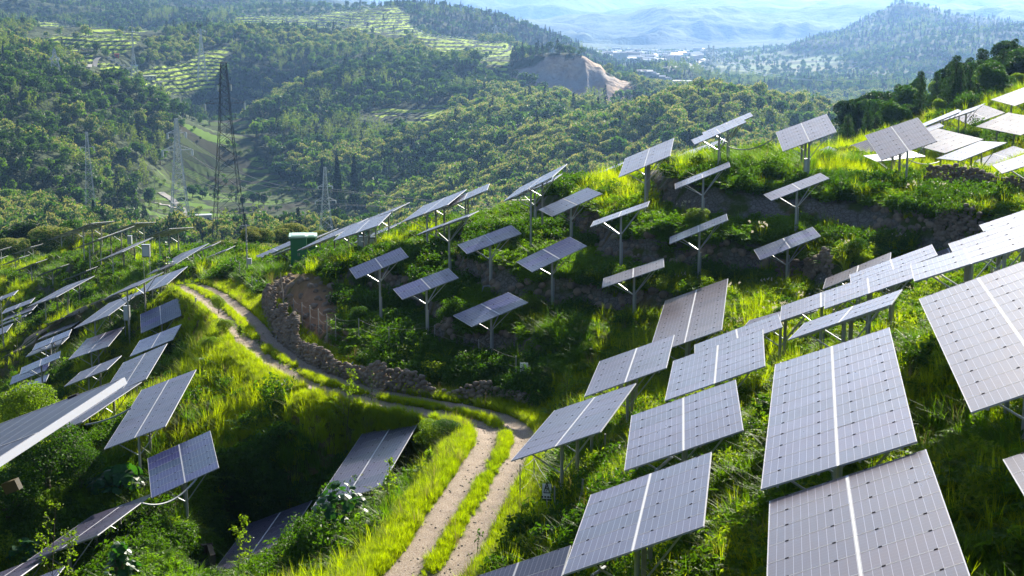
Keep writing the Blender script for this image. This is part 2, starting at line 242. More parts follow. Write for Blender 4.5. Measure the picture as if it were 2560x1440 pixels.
def ground(az, D, full=False):
    """the height of the land at azimuth az, horizontal distance D"""
    az = np.asarray(az, float).ravel(); D = np.asarray(D, float).ravel()
    x = D*np.sin(az); y = D*np.cos(az); z = base_h(az, D)
    px, py = proj(x, y, z)
    near = D < 330
    pd = np.full(len(x), 99.); lat = np.full(len(x), 99.); rock = np.zeros(len(x)); tw = np.zeros(len(x))
    i = np.where(near)[0]
    if len(i):
        X, Y, Z = x[i], y[i], z[i]
        dpt, hz, lt = path_dist(X, Y)
        # stone-faced terraces on the hill beyond the track and on the left ridge
        hill = sstep(74, 80, D[i])*(1-sstep(104, 112, D[i]))*sstep(780, 900, px[i])
        left = sstep(118, 135, D[i])*(1-sstep(230, 260, D[i]))*(1-sstep(500, 620, px[i]))*.7
        mid = sstep(58, 64, D[i])*(1-sstep(74, 80, D[i]))*sstep(1700, 1900, px[i])*.8
        w = np.clip(hill+left+mid, 0, 1)*sstep(2.5, 5, dpt)
        st = 2.15; q = (Z+1.1*(fbm(X/9, Y/9, 2, 5)-.5)+.5)/st; fl = np.floor(q); fr = q-fl
        zt = (fl+np.clip(fr/.62, 0, 1)*.16+sstep(.62, .92, fr)*.84)*st-.5
        rock[i] = w*np.exp(-((fr-.77)/.16)**2)
        Z = Z+(zt-Z)*w*.95
        lump = (fbm(X/2.3, Y/2.3, 3, 9)-.5)*.55+(fbm(X/7, Y/7, 2, 19)-.5)*.9
        wp = 1-sstep(1.6, 4.2, dpt)
        Z = (Z+lump)*(1-wp)+(hz-.0)*wp
        rut = np.exp(-((np.abs(lt)-.7)/.32)**2)*.10
        Z = Z-wp*rut+wp*.05*(fbm(X/.7, Y/.7, 2, 3)-.5)
        for (tx, ty, tz, u0, u1, f0, f1, hn, su, sf, rad) in TFP:
            mm = np.where((np.abs(X-tx) < rad) & (np.abs(Y-ty) < rad))[0]
            if not len(mm): continue
            a_ = (X[mm]-tx)*u0+(Y[mm]-ty)*u1; b_ = (X[mm]-tx)*f0+(Y[mm]-ty)*f1
            o_ = np.hypot(np.maximum(np.abs(a_)-1.9, 0), np.maximum(np.abs(b_)-hn-.4, 0))
            zc = tz+a_*su+b_*sf-1.75; ex = np.maximum(Z[mm]-zc, 0); Z[mm] -= ex*(1-sstep(0, 2.2, o_))*sstep(1.3, 3.0, dpt[mm])
        Az = az[i]; Dn = D[i]
        for (a0, a1, sa, se, dm) in LOS:
            mm = np.where((Az > a0-.03) & (Az < a1+.03) & (Dn < dm) & (Dn > dm*.55))[0]
            if not len(mm): continue
            lim = (np.interp(Az[mm], sa, se)-.85/Dn[mm])*Dn[mm]; f_ = sstep(-.03, 0, np.minimum(Az[mm]-a0, a1-Az[mm]))*sstep(1.3, 2.6, dpt[mm])
            Z[mm] -= np.maximum(Z[mm]-lim, 0)*f_
        z[i] = Z; pd[i] = dpt; lat[i] = lt; tw[i] = w
    j = np.where(~near)[0]
    if len(j):
        X, Y, d = x[j], y[j], D[j]
        a = np.clip((d-330)/500, 0, 1)
        Z_ = z[j]; tq = Z_/1.6+.5*fbm(X/60, Y/60, 2, 37); z[j] = np.where((Z_ < -95) & (d < 1900), Z_+.75*1.6*((np.floor(tq)+sstep(.75, 1, tq-np.floor(tq)))-tq), Z_)
        flat = sstep(-118, -130, z[j])*(d < 5500)
        far = sstep(4300, 7500, d)
        q_ = np.exp(-(((px[j]-1440)/170)**2+((py[j]-205)/60)**2))*(d < 1800)
        amp = a*(1-flat)*(34+20*sstep(1400, 3000, d)+300*far)*(1-q_)
        s = 170+260*sstep(1500, 3500, d)+500*far
        n = ridged(X/380, Y/380, 3, 31)*(1-far)+ridged(X/2100+.3, Y/2100, 5, 41)*far-.62
        z[j] += amp*n*1.3+q_*(15*(fbm(X/24, Y/90, 4, 71)-.5)+10*(ridged(X/15, Y/80, 2, 73)-.6))*sstep(150, 175, py[j])
    return (x, y, z, pd, lat, rock, px, py) if full else z
def gz(x, y):
    x = np.atleast_1d(np.asarray(x, float)); y = np.atleast_1d(np.asarray(y, float))
    return ground(np.arctan2(x, y), np.hypot(x, y))
def gz1(x, y): return float(gz(x, y)[0])
def hit(px, py, dmin=8, dmax=8000):
    """where the ray through a photo pixel first meets the land"""
    dmin, dmax = fd(dmin), fd(dmax); r = ray(px, py); D = np.exp(np.linspace(math.log(dmin), math.log(dmax), 1400))
    z = ground(np.full(len(D), math.atan2(r[0], r[1])), D)
    b = np.where(r[2]*D <= z)[0]
    k = b[0] if len(b) else len(D)-1
    return Vector((r[0]*D[k], r[1]*D[k], z[k]))
# ------------------------------------------------------------------ materials
def mat(name, col, rough=.6, metal=0, spec=.5):
    m = bpy.data.materials.new(name); m.use_nodes = True; b = m.node_tree.nodes['Principled BSDF']
    b.inputs['Base Color'].default_value = (*col, 1); b.inputs['Roughness'].default_value = rough
    b.inputs['Metallic'].default_value = metal; b.inputs['Specular IOR Level'].default_value = spec
    return m
class NB:
    def __init__(s, m): s.t = m.node_tree; s.n = s.t.nodes; s.b = s.n.get('Principled BSDF')
    def new(s, ty, **k):
        o = s.n.new(ty)
        for a, v in k.items(): setattr(o, a, v)
        return o
    def link(s, a, b): s.t.links.new(a, b)
    def val(s, sock, v):
        if hasattr(v, 'is_output') or hasattr(v, 'links'): s.link(v, sock)
        else: sock.default_value = v
    def math(s, op, a, b=0.0, clamp=False):
        o = s.new('ShaderNodeMath', operation=op, use_clamp=clamp); s.val(o.inputs[0], a); s.val(o.inputs[1], b); return o.outputs[0]
    def mix(s, f, a, b, mode='MIX'):
        o = s.new('ShaderNodeMix', data_type='RGBA', blend_type=mode)
        s.val(o.inputs[0], f)
        for q, v in ((6, a), (7, b)):
            if isinstance(v, tuple): o.inputs[q].default_value = (*v, 1)
            else: s.link(v, o.inputs[q])
        return o.outputs[2]
    def noise(s, vec, scale, detail=3, rough=.5):
        o = s.new('ShaderNodeTexNoise'); o.inputs['Scale'].default_value = scale; o.inputs['Detail'].default_value = detail
        o.inputs['Roughness'].default_value = rough
        if vec is not None: s.link(vec, o.inputs['Vector'])
        return o.outputs['Fac']
    def ramp(s, f, stops):
        o = s.new('ShaderNodeValToRGB'); e = o.color_ramp.elements
        while len(e) < len(stops): e.new(.5)
        for q, (p, c) in zip(e, stops):
            q.position = p; q.color = (*c, 1) if isinstance(c, tuple) else (c, c, c, 1)
        s.link(f, o.inputs[0]); return o.outputs[0]
    def attr(s, n, kind='GEOMETRY'):
        o = s.new('ShaderNodeAttribute', attribute_name=n, attribute_type=kind); return o
def pos(nb): return nb.new('ShaderNodeNewGeometry').outputs['Position']
def foliage(name, c1, c2, trans=.5, rough=.55, nz=.0, tcol=None):
    """leaf material: hue varies from plant to plant and clump to clump; lets light through"""
    m = mat(name, c1, rough, spec=.2); nb = NB(m)
    oi = nb.new('ShaderNodeObjectInfo'); ii = nb.attr('tint', 'INSTANCER')
    g = nb.attr('leafvar')
    f = nb.math('ADD', nb.math('MULTIPLY', ii.outputs['Fac'], .65), nb.math('MULTIPLY', g.outputs['Fac'], .45))
    col = nb.mix(f, c1, c2)
    nb.link(col, nb.b.inputs['Base Color'])
    tr = nb.new('ShaderNodeBsdfTranslucent')
    k = tcol or (2.0, 2.25, .42)
    nb.link(nb.mix(1.0, col, k, 'MULTIPLY'), tr.inputs[0])
    ms = nb.new('ShaderNodeMixShader'); ms.inputs[0].default_value = trans
    nb.link(nb.b.outputs[0], ms.inputs[1]); nb.link(tr.outputs[0], ms.inputs[2])
    nb.link(ms.outputs[0], nb.n['Material Output'].inputs[0]); return m
M = {}
M['grass'] = foliage('grass_blade', (.11, .17, .004), (.30, .32, .006), .6, .7)
M['darkgrass'] = foliage('coarse_grass_blade', (.045, .11, .008), (.11, .18, .010), .5)
M['shrub'] = foliage('shrub_leaf', (.020, .060, .008), (.075, .14, .012), .42, .6)
M['fern'] = foliage('fern_leaf', (.035, .10, .008), (.13, .21, .012), .5, .6)
M['limeleaf'] = foliage('young_leaf', (.09, .15, .015), (.22, .26, .025), .5, .45)
M['bigleaf'] = foliage('broad_leaf', (.02, .075, .025), (.05, .13, .03), .4, .35)
M['leaf'] = foliage('tree_leaf', (.010, .034, .010), (.066, .125, .014), .28, .6)
M['leaf_mid'] = foliage('light_tree_leaf', (.024, .075, .012), (.12, .20, .018), .32, .6)
M['leaf_cream'] = foliage('chestnut_blossom', (.30, .32, .09), (.58, .56, .20), .3, .7, tcol=(1.2, 1.15, .8))
M['bamboo'] = foliage('bamboo_leaf', (.07, .11, .035), (.15, .18, .06), .4, .6)
M['conifer'] = foliage('conifer_leaf', (.012, .032, .014), (.03, .055, .018), .15, .7)
M['straw'] = foliage('dry_grass_blade', (.16, .15, .06), (.32, .28, .12), .45, .7, tcol=(1.2, 1.1, .8))
M['seed'] = foliage('seed_head', (.45, .42, .33), (.6, .55, .45), .5, .7, tcol=(1.1, 1.1, 1))
M['bark'] = mat('bark', (.10, .075, .05), .9)
M['drybark'] = mat('dry_bark', (.28, .25, .22), .9)
M['galv'] = mat('galvanised_steel', (.42, .44, .46), .45, .7)
M['post'] = mat('weathered_post', (.30, .29, .27), .7)
M['alu'] = mat('aluminium_frame', (.36, .36, .39), .55, 0)
M['black'] = mat('black_clip', (.05, .05, .055), .95, spec=.02)
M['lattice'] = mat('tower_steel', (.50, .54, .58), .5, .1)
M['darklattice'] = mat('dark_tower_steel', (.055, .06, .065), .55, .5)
M['insul'] = mat('glass_insulator', (.55, .6, .62), .15)
M['wire'] = mat('wire', (.25, .24, .23), .5, .6)
M['pipe'] = mat('white_conduit', (.26, .28, .31), .55)
M['concrete'] = mat('concrete', (.38, .36, .33), .85)
M['white'] = mat('white_wall', (.55, .55, .54), .7)
M['bluewall'] = mat('blue_panel', (.12, .32, .55), .5)
M['redwall'] = mat('red_paint', (.5, .09, .06), .5)
M['grayroof'] = mat('grey_roof', (.22, .22, .23), .7)
M['paleroof'] = mat('pale_metal_roof', (.50, .52, .54), .45)
M['kiosk'] = mat('green_kiosk_paint', (.012, .16, .06), .4)
M['kioskroof'] = mat('pale_green_roof', (.42, .62, .48), .35)
M['glass_win'] = mat('window_glass', (.03, .04, .05), .1)
M['sign'] = mat('sign_plate', (.75, .75, .72), .4)
M['signink'] = mat('sign_ink', (.03, .03, .03), .6)
M['bluecar'] = mat('blue_car_paint', (.05, .15, .5), .3)
M['trim'] = mat('aluminium_strip', (.60, .60, .64), .6, 0, .2)
M['pebble'] = mat('pebble', (.34, .29, .24), .9)
M['whitecar'] = mat('white_car_paint', (.75, .75, .75), .3)
M['tyre'] = mat('tyre_rubber', (.02, .02, .02), .8)
M['asphalt'] = mat('pale_road', (.33, .31, .28), .85)
def solar_material(name, c, lines=1.0):
    m = mat(name, c, .3, 0, .34); nb = NB(m)
    uv = nb.new('ShaderNodeUVMap').outputs[0]
    sp = nb.new('ShaderNodeSeparateXYZ'); nb.link(uv, sp.inputs[0])
    def grid(s, n, w):
        f = nb.math('FRACT', nb.math('MULTIPLY', s, float(n))); d = nb.math('ABSOLUTE', nb.math('SUBTRACT', f, .5))
        return nb.math('GREATER_THAN', d, .5-w*n)
    gx = grid(sp.outputs[0], 10, .0032); gy = grid(sp.outputs[1], 6, .0032); g2 = grid(sp.outputs[1], 24, .0009)
    g = nb.math('MAXIMUM', nb.math('MULTIPLY', gx, .75), nb.math('MULTIPLY', gy, .30)); g = nb.math('MAXIMUM', g, nb.math('MULTIPLY', g2, .12))
    oi = nb.new('ShaderNodeObjectInfo')
    v = nb.math('MULTIPLY', nb.math('SUBTRACT', oi.outputs['Random'], .5), .4)
    st = nb.new('ShaderNodeMapping'); st.inputs['Scale'].default_value = (14, 1.6, 1); nb.link(uv, st.inputs['Vector']); w2 = nb.noise(st.outputs[0], 1.0, 4, .6)
    w = nb.math('ADD', nb.math('MULTIPLY', nb.noise(pos(nb), .8, 3), .6), nb.math('MULTIPLY', w2, .4))
    v = nb.math('ADD', nb.math('ADD', v, 1.0), nb.math('MULTIPLY', nb.math('SUBTRACT', w, .5), .5))
    hsv = nb.new('ShaderNodeHueSaturation'); hsv.inputs['Color'].default_value = (*c, 1); nb.link(v, hsv.inputs['Value'])
    nb.link(nb.math('ADD', .5, nb.math('MULTIPLY', nb.math('SUBTRACT', oi.outputs['Random'], .5), .05)), hsv.inputs['Hue'])
    nb.link(nb.mix(nb.math('MULTIPLY', g, lines), hsv.outputs[0], (.50, .49, .54)), nb.b.inputs['Base Color'])
    nb.link(nb.math('ADD', .20, nb.math('MULTIPLY', w, .22)), nb.b.inputs['Roughness'])
    return m
M['cell'] = solar_material('solar_cells', (.048, .040, .080), .6)
M['cellblue'] = solar_material('solar_cells_blue', (.030, .045, .13), .6)
M['cellbrown'] = solar_material('solar_cells_brown', (.070, .048, .060), .6)
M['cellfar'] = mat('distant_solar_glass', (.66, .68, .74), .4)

def stone_material(name, c1, c2, scale=2.5, mode='POS'):
    m = mat(name, c1, .9, spec=.2); nb = NB(m); p = pos(nb)
    v = nb.new('ShaderNodeTexVoronoi'); v.inputs['Scale'].default_value = scale; nb.link(p, v.inputs['Vector'])
    n = nb.noise(p, scale*2.3, 5)
    sc_ = nb.new('ShaderNodeSeparateColor'); nb.link(v.outputs['Color'], sc_.inputs[0]); c = nb.mix(n, c1, c2); c = nb.mix(nb.math('MULTIPLY', sc_.outputs[0], .6), c, (.09, .075, .06))
    nb.link(c, nb.b.inputs['Base Color'])
    bp = nb.new('ShaderNodeBump'); bp.inputs['Strength'].default_value = .7; bp.inputs['Distance'].default_value = .12
    nb.link(nb.math('ADD', n, v.outputs['Distance']), bp.inputs['Height']); nb.link(bp.outputs[0], nb.b.inputs['Normal'])
    return m
M['stone'] = stone_material('dry_stone', (.16, .125, .095), (.40, .31, .235), 1.6)
M['quarry'] = stone_material('quarry_rock', (.30, .27, .25), (.50, .42, .36), .06)

def ground_material():
    m = mat('earth_and_ground_cover', (.05, .07, .02), .95, spec=.1); nb = NB(m); p = pos(nb)
    n1 = nb.noise(p, .35, 5, .6); n2 = nb.noise(p, 3.0, 5, .65); n3 = nb.noise(p, 14, 3)
    grass = nb.mix(n2, (.028, .048, .008), (.085, .105, .018))
    soil = nb.mix(n2, (.10, .062, .035), (.28, .16, .09))
    c = nb.mix(nb.ramp(n1, [(.52, 0.0), (.64, 1.0)]), grass, nb.mix(.6, grass, soil))
    rk = nb.mix(n3, (.10, .092, .085), (.30, .27, .24))
    v = nb.new('ShaderNodeTexVoronoi', feature='DISTANCE_TO_EDGE'); v.inputs['Scale'].default_value = 3.4; nb.link(p, v.inputs['Vector'])
    rk = nb.mix(nb.ramp(v.outputs['Distance'], [(.0, .6), (.12, 0.0)]), rk, (.04, .035, .028))
    a = nb.attr('rock').outputs['Fac']; s = nb.attr('soil').outputs['Fac']
    rf = nb.math('MULTIPLY', a, nb.ramp(nb.noise(p, .6, 4), [(.42, 0.0), (.52, 1.0)]))
    c = nb.mix(rf, c, rk); c = nb.mix(s, c, nb.mix(nb.noise(p, 1.7, 4, .7), (.20, .12, .075), (.46, .26, .14)))
    nb.link(c, nb.b.inputs['Base Color'])
    bp = nb.new('ShaderNodeBump'); bp.inputs['Strength'].default_value = .8; bp.inputs['Distance'].default_value = .15
    nb.link(nb.math('ADD', n2, nb.math('MULTIPLY', v.outputs['Distance'], nb.math('MULTIPLY', rf, 2.0))), bp.inputs['Height'])
    nb.link(bp.outputs[0], nb.b.inputs['Normal']); return m
M['ground'] = ground_material()
def track_material():
    m = mat('dirt_track', (.40, .32, .25), .95, spec=.15); nb = NB(m); p = pos(nb)
    n = nb.noise(p, 1.3, 6, .65); n3 = nb.noise(p, 22, 4, .7)
    c = nb.mix(n, (.13, .09, .06), (.36, .265, .20)); c = nb.mix(nb.ramp(n3, [(.42, 0.0), (.62, .85)]), c, (.47, .40, .34))
    c = nb.mix(nb.ramp(n3, [(.25, 1.0), (.38, 0.0)]), c, (.12, .09, .07))
    l = nb.attr('lat').outputs['Fac']; al = nb.math('ABSOLUTE', l)
    e = nb.math('ADD', al, nb.math('MULTIPLY', nb.math('SUBTRACT', nb.noise(p, 1.1, 4), .5), 1.1))
    g = nb.math('MAXIMUM', nb.ramp(e, [(.18, 1.0), (.42, 0.0)]), nb.ramp(nb.math('MULTIPLY', e, .5), [(.72, 0.0), (.86, 1.0)]))
    c = nb.mix(nb.math('MULTIPLY', g, .85), c, (.07, .085, .02))
    nb.link(c, nb.b.inputs['Base Color'])
    bp = nb.new('ShaderNodeBump'); bp.inputs['Strength'].default_value = .6; bp.inputs['Distance'].default_value = .05
    nb.link(n3, bp.inputs['Height']); nb.link(bp.outputs[0], nb.b.inputs['Normal']); return m
M['track'] = track_material()
def hills_material():
    m = mat('wooded_hills', (.03, .05, .02), .95, spec=.08); nb = NB(m); p = pos(nb)
    n1 = nb.noise(p, .004, 5); n2 = nb.noise(p, .06, 4, .65)
    w = nb.mix(n2, (.014, .028, .010), (.05, .075, .022)); w = nb.mix(nb.ramp(n1, [(.45, 0.0), (.6, .7)]), w, (.075, .10, .035))
    # fields: patches with their own crop, with rows
    mp = nb.new('ShaderNodeMapping'); mp.inputs['Scale'].default_value = (.026, .085, 0); mp.inputs['Rotation'].default_value = (0, 0, .12); nb.link(p, mp.inputs['Vector'])
    dz = nb.new('ShaderNodeTexNoise'); dz.inputs['Scale'].default_value = .012; nb.link(p, dz.inputs['Vector'])
    ad = nb.new('ShaderNodeVectorMath', operation='MULTIPLY_ADD'); nb.link(dz.outputs['Color'], ad.inputs[0]); ad.inputs[1].default_value = (.5, .35, 0); nb.link(mp.outputs[0], ad.inputs[2])
    v = nb.new('ShaderNodeTexVoronoi'); v.inputs['Scale'].default_value = 1.0; nb.link(ad.outputs[0], v.inputs['Vector'])
    ve = nb.new('ShaderNodeTexVoronoi', feature='DISTANCE_TO_EDGE'); ve.inputs['Scale'].default_value = 1.0; nb.link(ad.outputs[0], ve.inputs['Vector'])
    sv = nb.new('ShaderNodeSeparateColor'); nb.link(v.outputs['Color'], sv.inputs[0])
    crop = nb.new('ShaderNodeValToRGB'); crop.color_ramp.interpolation = 'CONSTANT'; e = crop.color_ramp.elements
    cs = [(0, (.14, .26, .02)), (.2, (.045, .075, .02)), (.38, (.05, .045, .028)), (.52, (.11, .19, .02)), (.66, (.03, .055, .015)), (.8, (.09, .13, .03)), (.9, (.09, .14, .03))]
    while len(e) < len(cs): e.new(.5)
    for q, (pp, c) in zip(e, cs): q.position = pp; q.color = (*c, 1)
    nb.link(sv.outputs[0], crop.inputs[0])
    wv = nb.new('ShaderNodeTexWave'); wv.inputs['Scale'].default_value = .16; wv.inputs['Distortion'].default_value = 1.0
    mr = nb.new('ShaderNodeMapping'); mr.inputs['Rotation'].default_value = (0, 0, .5); nb.link(p, mr.inputs['Vector']); nb.link(mr.outputs[0], wv.inputs['Vector'])
    rows = nb.math('MULTIPLY', nb.ramp(wv.outputs['Fac'], [(.4, 0.0), (.6, 1.0)]), nb.math('GREATER_THAN', sv.outputs[1], .55))
    f = nb.mix(nb.math('MULTIPLY', rows, .5), crop.outputs[0], (.03, .04, .015)); f = nb.mix(nb.math('MULTIPLY', n2, .4), f, (.05, .075, .02))
    f = nb.mix(nb.ramp(ve.outputs['Distance'], [(.02, .9), (.06, 0.0)]), f, (.022, .028, .014))
    c = nb.mix(nb.attr('field').outputs['Fac'], w, f)
    # grassy terraces of the solar slopes: lit treads, shaded risers painted as stripes
    z = nb.new('ShaderNodeSeparateXYZ'); nb.link(p, z.inputs[0])
    t = nb.math('FRACT', nb.math('MULTIPLY', nb.math('ADD', z.outputs[2], nb.math('MULTIPLY', nb.noise(p, .01, 2), 14.0)), .26))
    tc = nb.mix(nb.ramp(t, [(.38, 0.0), (.5, 1.0)]), (.025, .04, .014), (.34, .46, .04)); tc = nb.mix(nb.ramp(n2, [(.56, 0.0), (.7, 1.0)]), tc, (.045, .075, .018))
    c = nb.mix(nb.attr('terr').outputs['Fac'], c, tc)
    rkn = nb.noise(p, .05, 6, .7)
    rk = nb.mix(nb.ramp(rkn, [(.35, 0.0), (.65, 1.0)]), (.30, .22, .17), (.66, .48, .34)); rk = nb.mix(nb.ramp(nb.noise(p, .016, 3), [(.45, 0.0), (.6, .9)]), rk, (.33, .33, .34))
    c = nb.mix(nb.attr('rock').outputs['Fac'], c, rk); nb.link(c, nb.b.inputs['Base Color'])
    bp = nb.new('ShaderNodeBump'); bp.inputs['Strength'].default_value = 1.0; bp.inputs['Distance'].default_value = 5.0
    nb.link(nb.math('MULTIPLY', nb.math('ADD', nb.noise(p, .11, 3), nb.math('MULTIPLY', rkn, nb.attr('rock').outputs['Fac'])), nb.math('SUBTRACT', 1.0, nb.attr('field').outputs['Fac'])), bp.inputs['Height']); nb.link(bp.outputs[0], nb.b.inputs['Normal'])
    return m
M['hills'] = hills_material()
def mountain_material():
    m = mat('far_mountain_cover', (.04, .06, .025), .95, spec=.05); nb = NB(m); p = pos(nb)
    n1 = nb.noise(p, .0014, 6, .62); n2 = nb.noise(p, .012, 5, .65)
    c = nb.mix(n2, (.022, .04, .015), (.065, .09, .03)); c = nb.mix(nb.ramp(n1, [(.47, 0.0), (.56, 1.0)]), c, (.11, .14, .055))
    plain = nb.attr('field').outputs['Fac']
    v = nb.new('ShaderNodeTexVoronoi'); v.inputs['Scale'].default_value = .009; nb.link(p, v.inputs['Vector'])
    sv = nb.new('ShaderNodeSeparateColor'); nb.link(v.outputs['Color'], sv.inputs[0])
    f = nb.ramp(sv.outputs[0], [(.0, (.08, .13, .04)), (.5, (.15, .21, .07)), (.75, (.22, .21, .10)), (1.0, (.04, .08, .03))])
    f = nb.mix(nb.ramp(nb.noise(p, .012, 4), [(.46, 0.0), (.56, .85)]), f, (.04, .07, .03))
    nb.link(nb.mix(plain, c, f), nb.b.inputs['Base Color'])
    bp = nb.new('ShaderNodeBump'); bp.inputs['Strength'].default_value = 1.0; bp.inputs['Distance'].default_value = 22.0
    nb.link(nb.math('MULTIPLY', nb.math('ADD', nb.noise(p, .018, 5, .6), 0.0), nb.math('SUBTRACT', 1.0, plain)), bp.inputs['Height']); nb.link(bp.outputs[0], nb.b.inputs['Normal'])
    return m
M['mount'] = mountain_material()

# ------------------------------------------------------------------ mesh helpers
def np_mesh(name, v, quads=None, mats=(), mi=None, uv=None, smooth=False, tris=None, attrs=None):
    me = bpy.data.meshes.new(name); v = np.asarray(v, np.float32)
    q = np.asarray(quads, np.int32).reshape(-1, 4) if quads is not None else np.zeros((0, 4), np.int32)
    t = np.asarray(tris, np.int32).reshape(-1, 3) if tris is not None else np.zeros((0, 3), np.int32)
    loops = np.concatenate([q.ravel(), t.ravel()]); nq, ntr = len(q), len(t)
    me.vertices.add(len(v)); me.vertices.foreach_set('co', v.ravel())
    me.loops.add(len(loops)); me.loops.foreach_set('vertex_index', loops)
    me.polygons.add(nq+ntr)
    st = np.concatenate([np.arange(nq)*4, nq*4+np.arange(ntr)*3]).astype(np.int32)
    me.polygons.foreach_set('loop_start', st)
    if mi is not None: me.polygons.foreach_set('material_index', np.asarray(mi, np.int32))
    me.polygons.foreach_set('use_smooth', np.full(nq+ntr, bool(smooth)))
    for m in mats: me.materials.append(m)
    if uv is not None:
        l = me.uv_layers.new(name='UVMap'); l.data.foreach_set('uv', np.asarray(uv, np.float32).ravel())
    for k, (dom, a) in (attrs or {}).items():
        at = me.attributes.new(k, 'FLOAT', dom); at.data.foreach_set('value', np.asarray(a, np.float32))
    me.update(calc_edges=True); me.validate(); return me
def link(name, me, parent=None, loc=None, rot=None, **props):
    o = bpy.data.objects.new(name, me); COL.objects.link(o)
    if parent: o.parent = parent
    if loc is not None: o.location = loc
    if rot is not None: o.rotation_euler = rot
    for k, v in props.items(): o[k] = v
    return o
class MB:
    """collects simple solids into one mesh"""
    def __init__(s): s.v = []; s.q = []; s.m = []; s.n = 0; s.uv = []
    def add(s, v, q, m=0, uv=None):
        s.v.append(np.asarray(v, float)); s.q.append(np.asarray(q)+s.n); s.n += len(v); s.m += [m]*len(q)
        s.uv.append(np.asarray(uv, float).reshape(-1, 2) if uv is not None else np.zeros((len(q)*4, 2)))
    def box(s, c, h, m=0, ax=None):
        A = np.array([[1, 0, 0], [0, 1, 0], [0, 0, 1]], float) if ax is None else np.array([list(a) for a in ax], float)
        c = np.array(list(c), float); v = []
        for k in (-1, 1):
            for a, b in ((-1, -1), (1, -1), (1, 1), (-1, 1)): v.append(c+A[0]*h[0]*a+A[1]*h[1]*b+A[2]*h[2]*k)
        s.add(v, [(0, 3, 2, 1), (4, 5, 6, 7), (0, 1, 5, 4), (1, 2, 6, 5), (2, 3, 7, 6), (3, 0, 4, 7)], m)
    def bar(s, a, b, r, m=0, r2=None, n=4):
        a = np.array(list(a), float); b = np.array(list(b), float); d = b-a; L = np.linalg.norm(d)
        if L < 1e-6: return
        d /= L; t = np.array([0, 0, 1.]) if abs(d[2]) < .9 else np.array([1., 0, 0]); u = np.cross(d, t); u /= np.linalg.norm(u); w = np.cross(d, u)
        r2 = r if r2 is None else r2; v = []
        for p, rr in ((a, r), (b, r2)):
            for i in range(n):
                an = 2*math.pi*(i+.5)/n; v.append(p+(u*math.cos(an)+w*math.sin(an))*rr)
        q = [(i, (i+1) % n, n+(i+1) % n, n+i) for i in range(n)]
        cap = {4: [(3, 2, 1, 0)], 6: [(3, 2, 1, 0), (5, 4, 3, 0)], 8: [(3, 2, 1, 0), (7, 4, 3, 0), (7, 6, 5, 4)]}[n]
        q += cap+[tuple(n+k for k in c[::-1]) for c in cap]
        s.add(v, q, m)
    def tube(s, pts, r, m=0, n=5):
        for a, b in zip(pts[:-1], pts[1:]): s.bar(a, b, r, m, n=4)
    def mesh(s, name, mats, smooth=False):
        return np_mesh(name, np.concatenate(s.v), np.concatenate(s.q), mats, s.m, np.concatenate(s.uv), smooth)
    def obj(s, name, mats, parent=None, **p):
        return link(name, s.mesh(name, mats if isinstance(mats, (list, tuple)) else [mats]), parent, **p)
# ------------------------------------------------------------------ the land
AZ0, AZ1 = R(-30), R(30)
SOLAR_POLY = [
 [(490, 62), (620, 30), (800, 22), (940, 20), (1010, 48), (1060, 80), (1190, 96), (1200, 128), (1080, 120), (900, 106), (780, 96), (640, 82), (520, 72)],
 [(245, 150), (440, 145), (600, 128), (556, 150), (530, 195), (470, 204), (425, 197), (300, 182), (250, 172)],
 [(30, 66), (130, 62), (270, 72), (500, 66), (420, 84), (300, 110), (200, 100), (90, 84)],
 [(1040, 122), (1180, 128), (1285, 142), (1275, 175), (1262, 205), (1215, 182), (1190, 150), (1110, 145)],
 [(1120, 232), (1060, 240), (960, 262), (880, 290), (960, 288), (1050, 285), (1110, 262)],
 [(175, 180), (300, 186), (290, 196), (190, 200)], [(150, 122), (230, 122), (235, 148), (160, 146)],
 [(330, 225), (390, 232), (392, 250), (330, 252)],
]
FIELD_POLY = [(350, 470), (370, 430), (440, 400), (455, 350), (470, 318), (520, 305), (590, 293), (625, 292), (612, 312), (640, 345), (640, 395), (700, 432), (735, 470), (800, 492), (900, 520), (960, 560), (960, 640), (350, 640), (380, 560), (340, 520)]
QUARRY = [(1288, 190), (1335, 172), (1352, 168), (1375, 160), (1500, 158), (1520, 200), (1560, 210), (1588, 242), (1560, 256), (1440, 262), (1390, 240), (1340, 220), (1270, 205)]
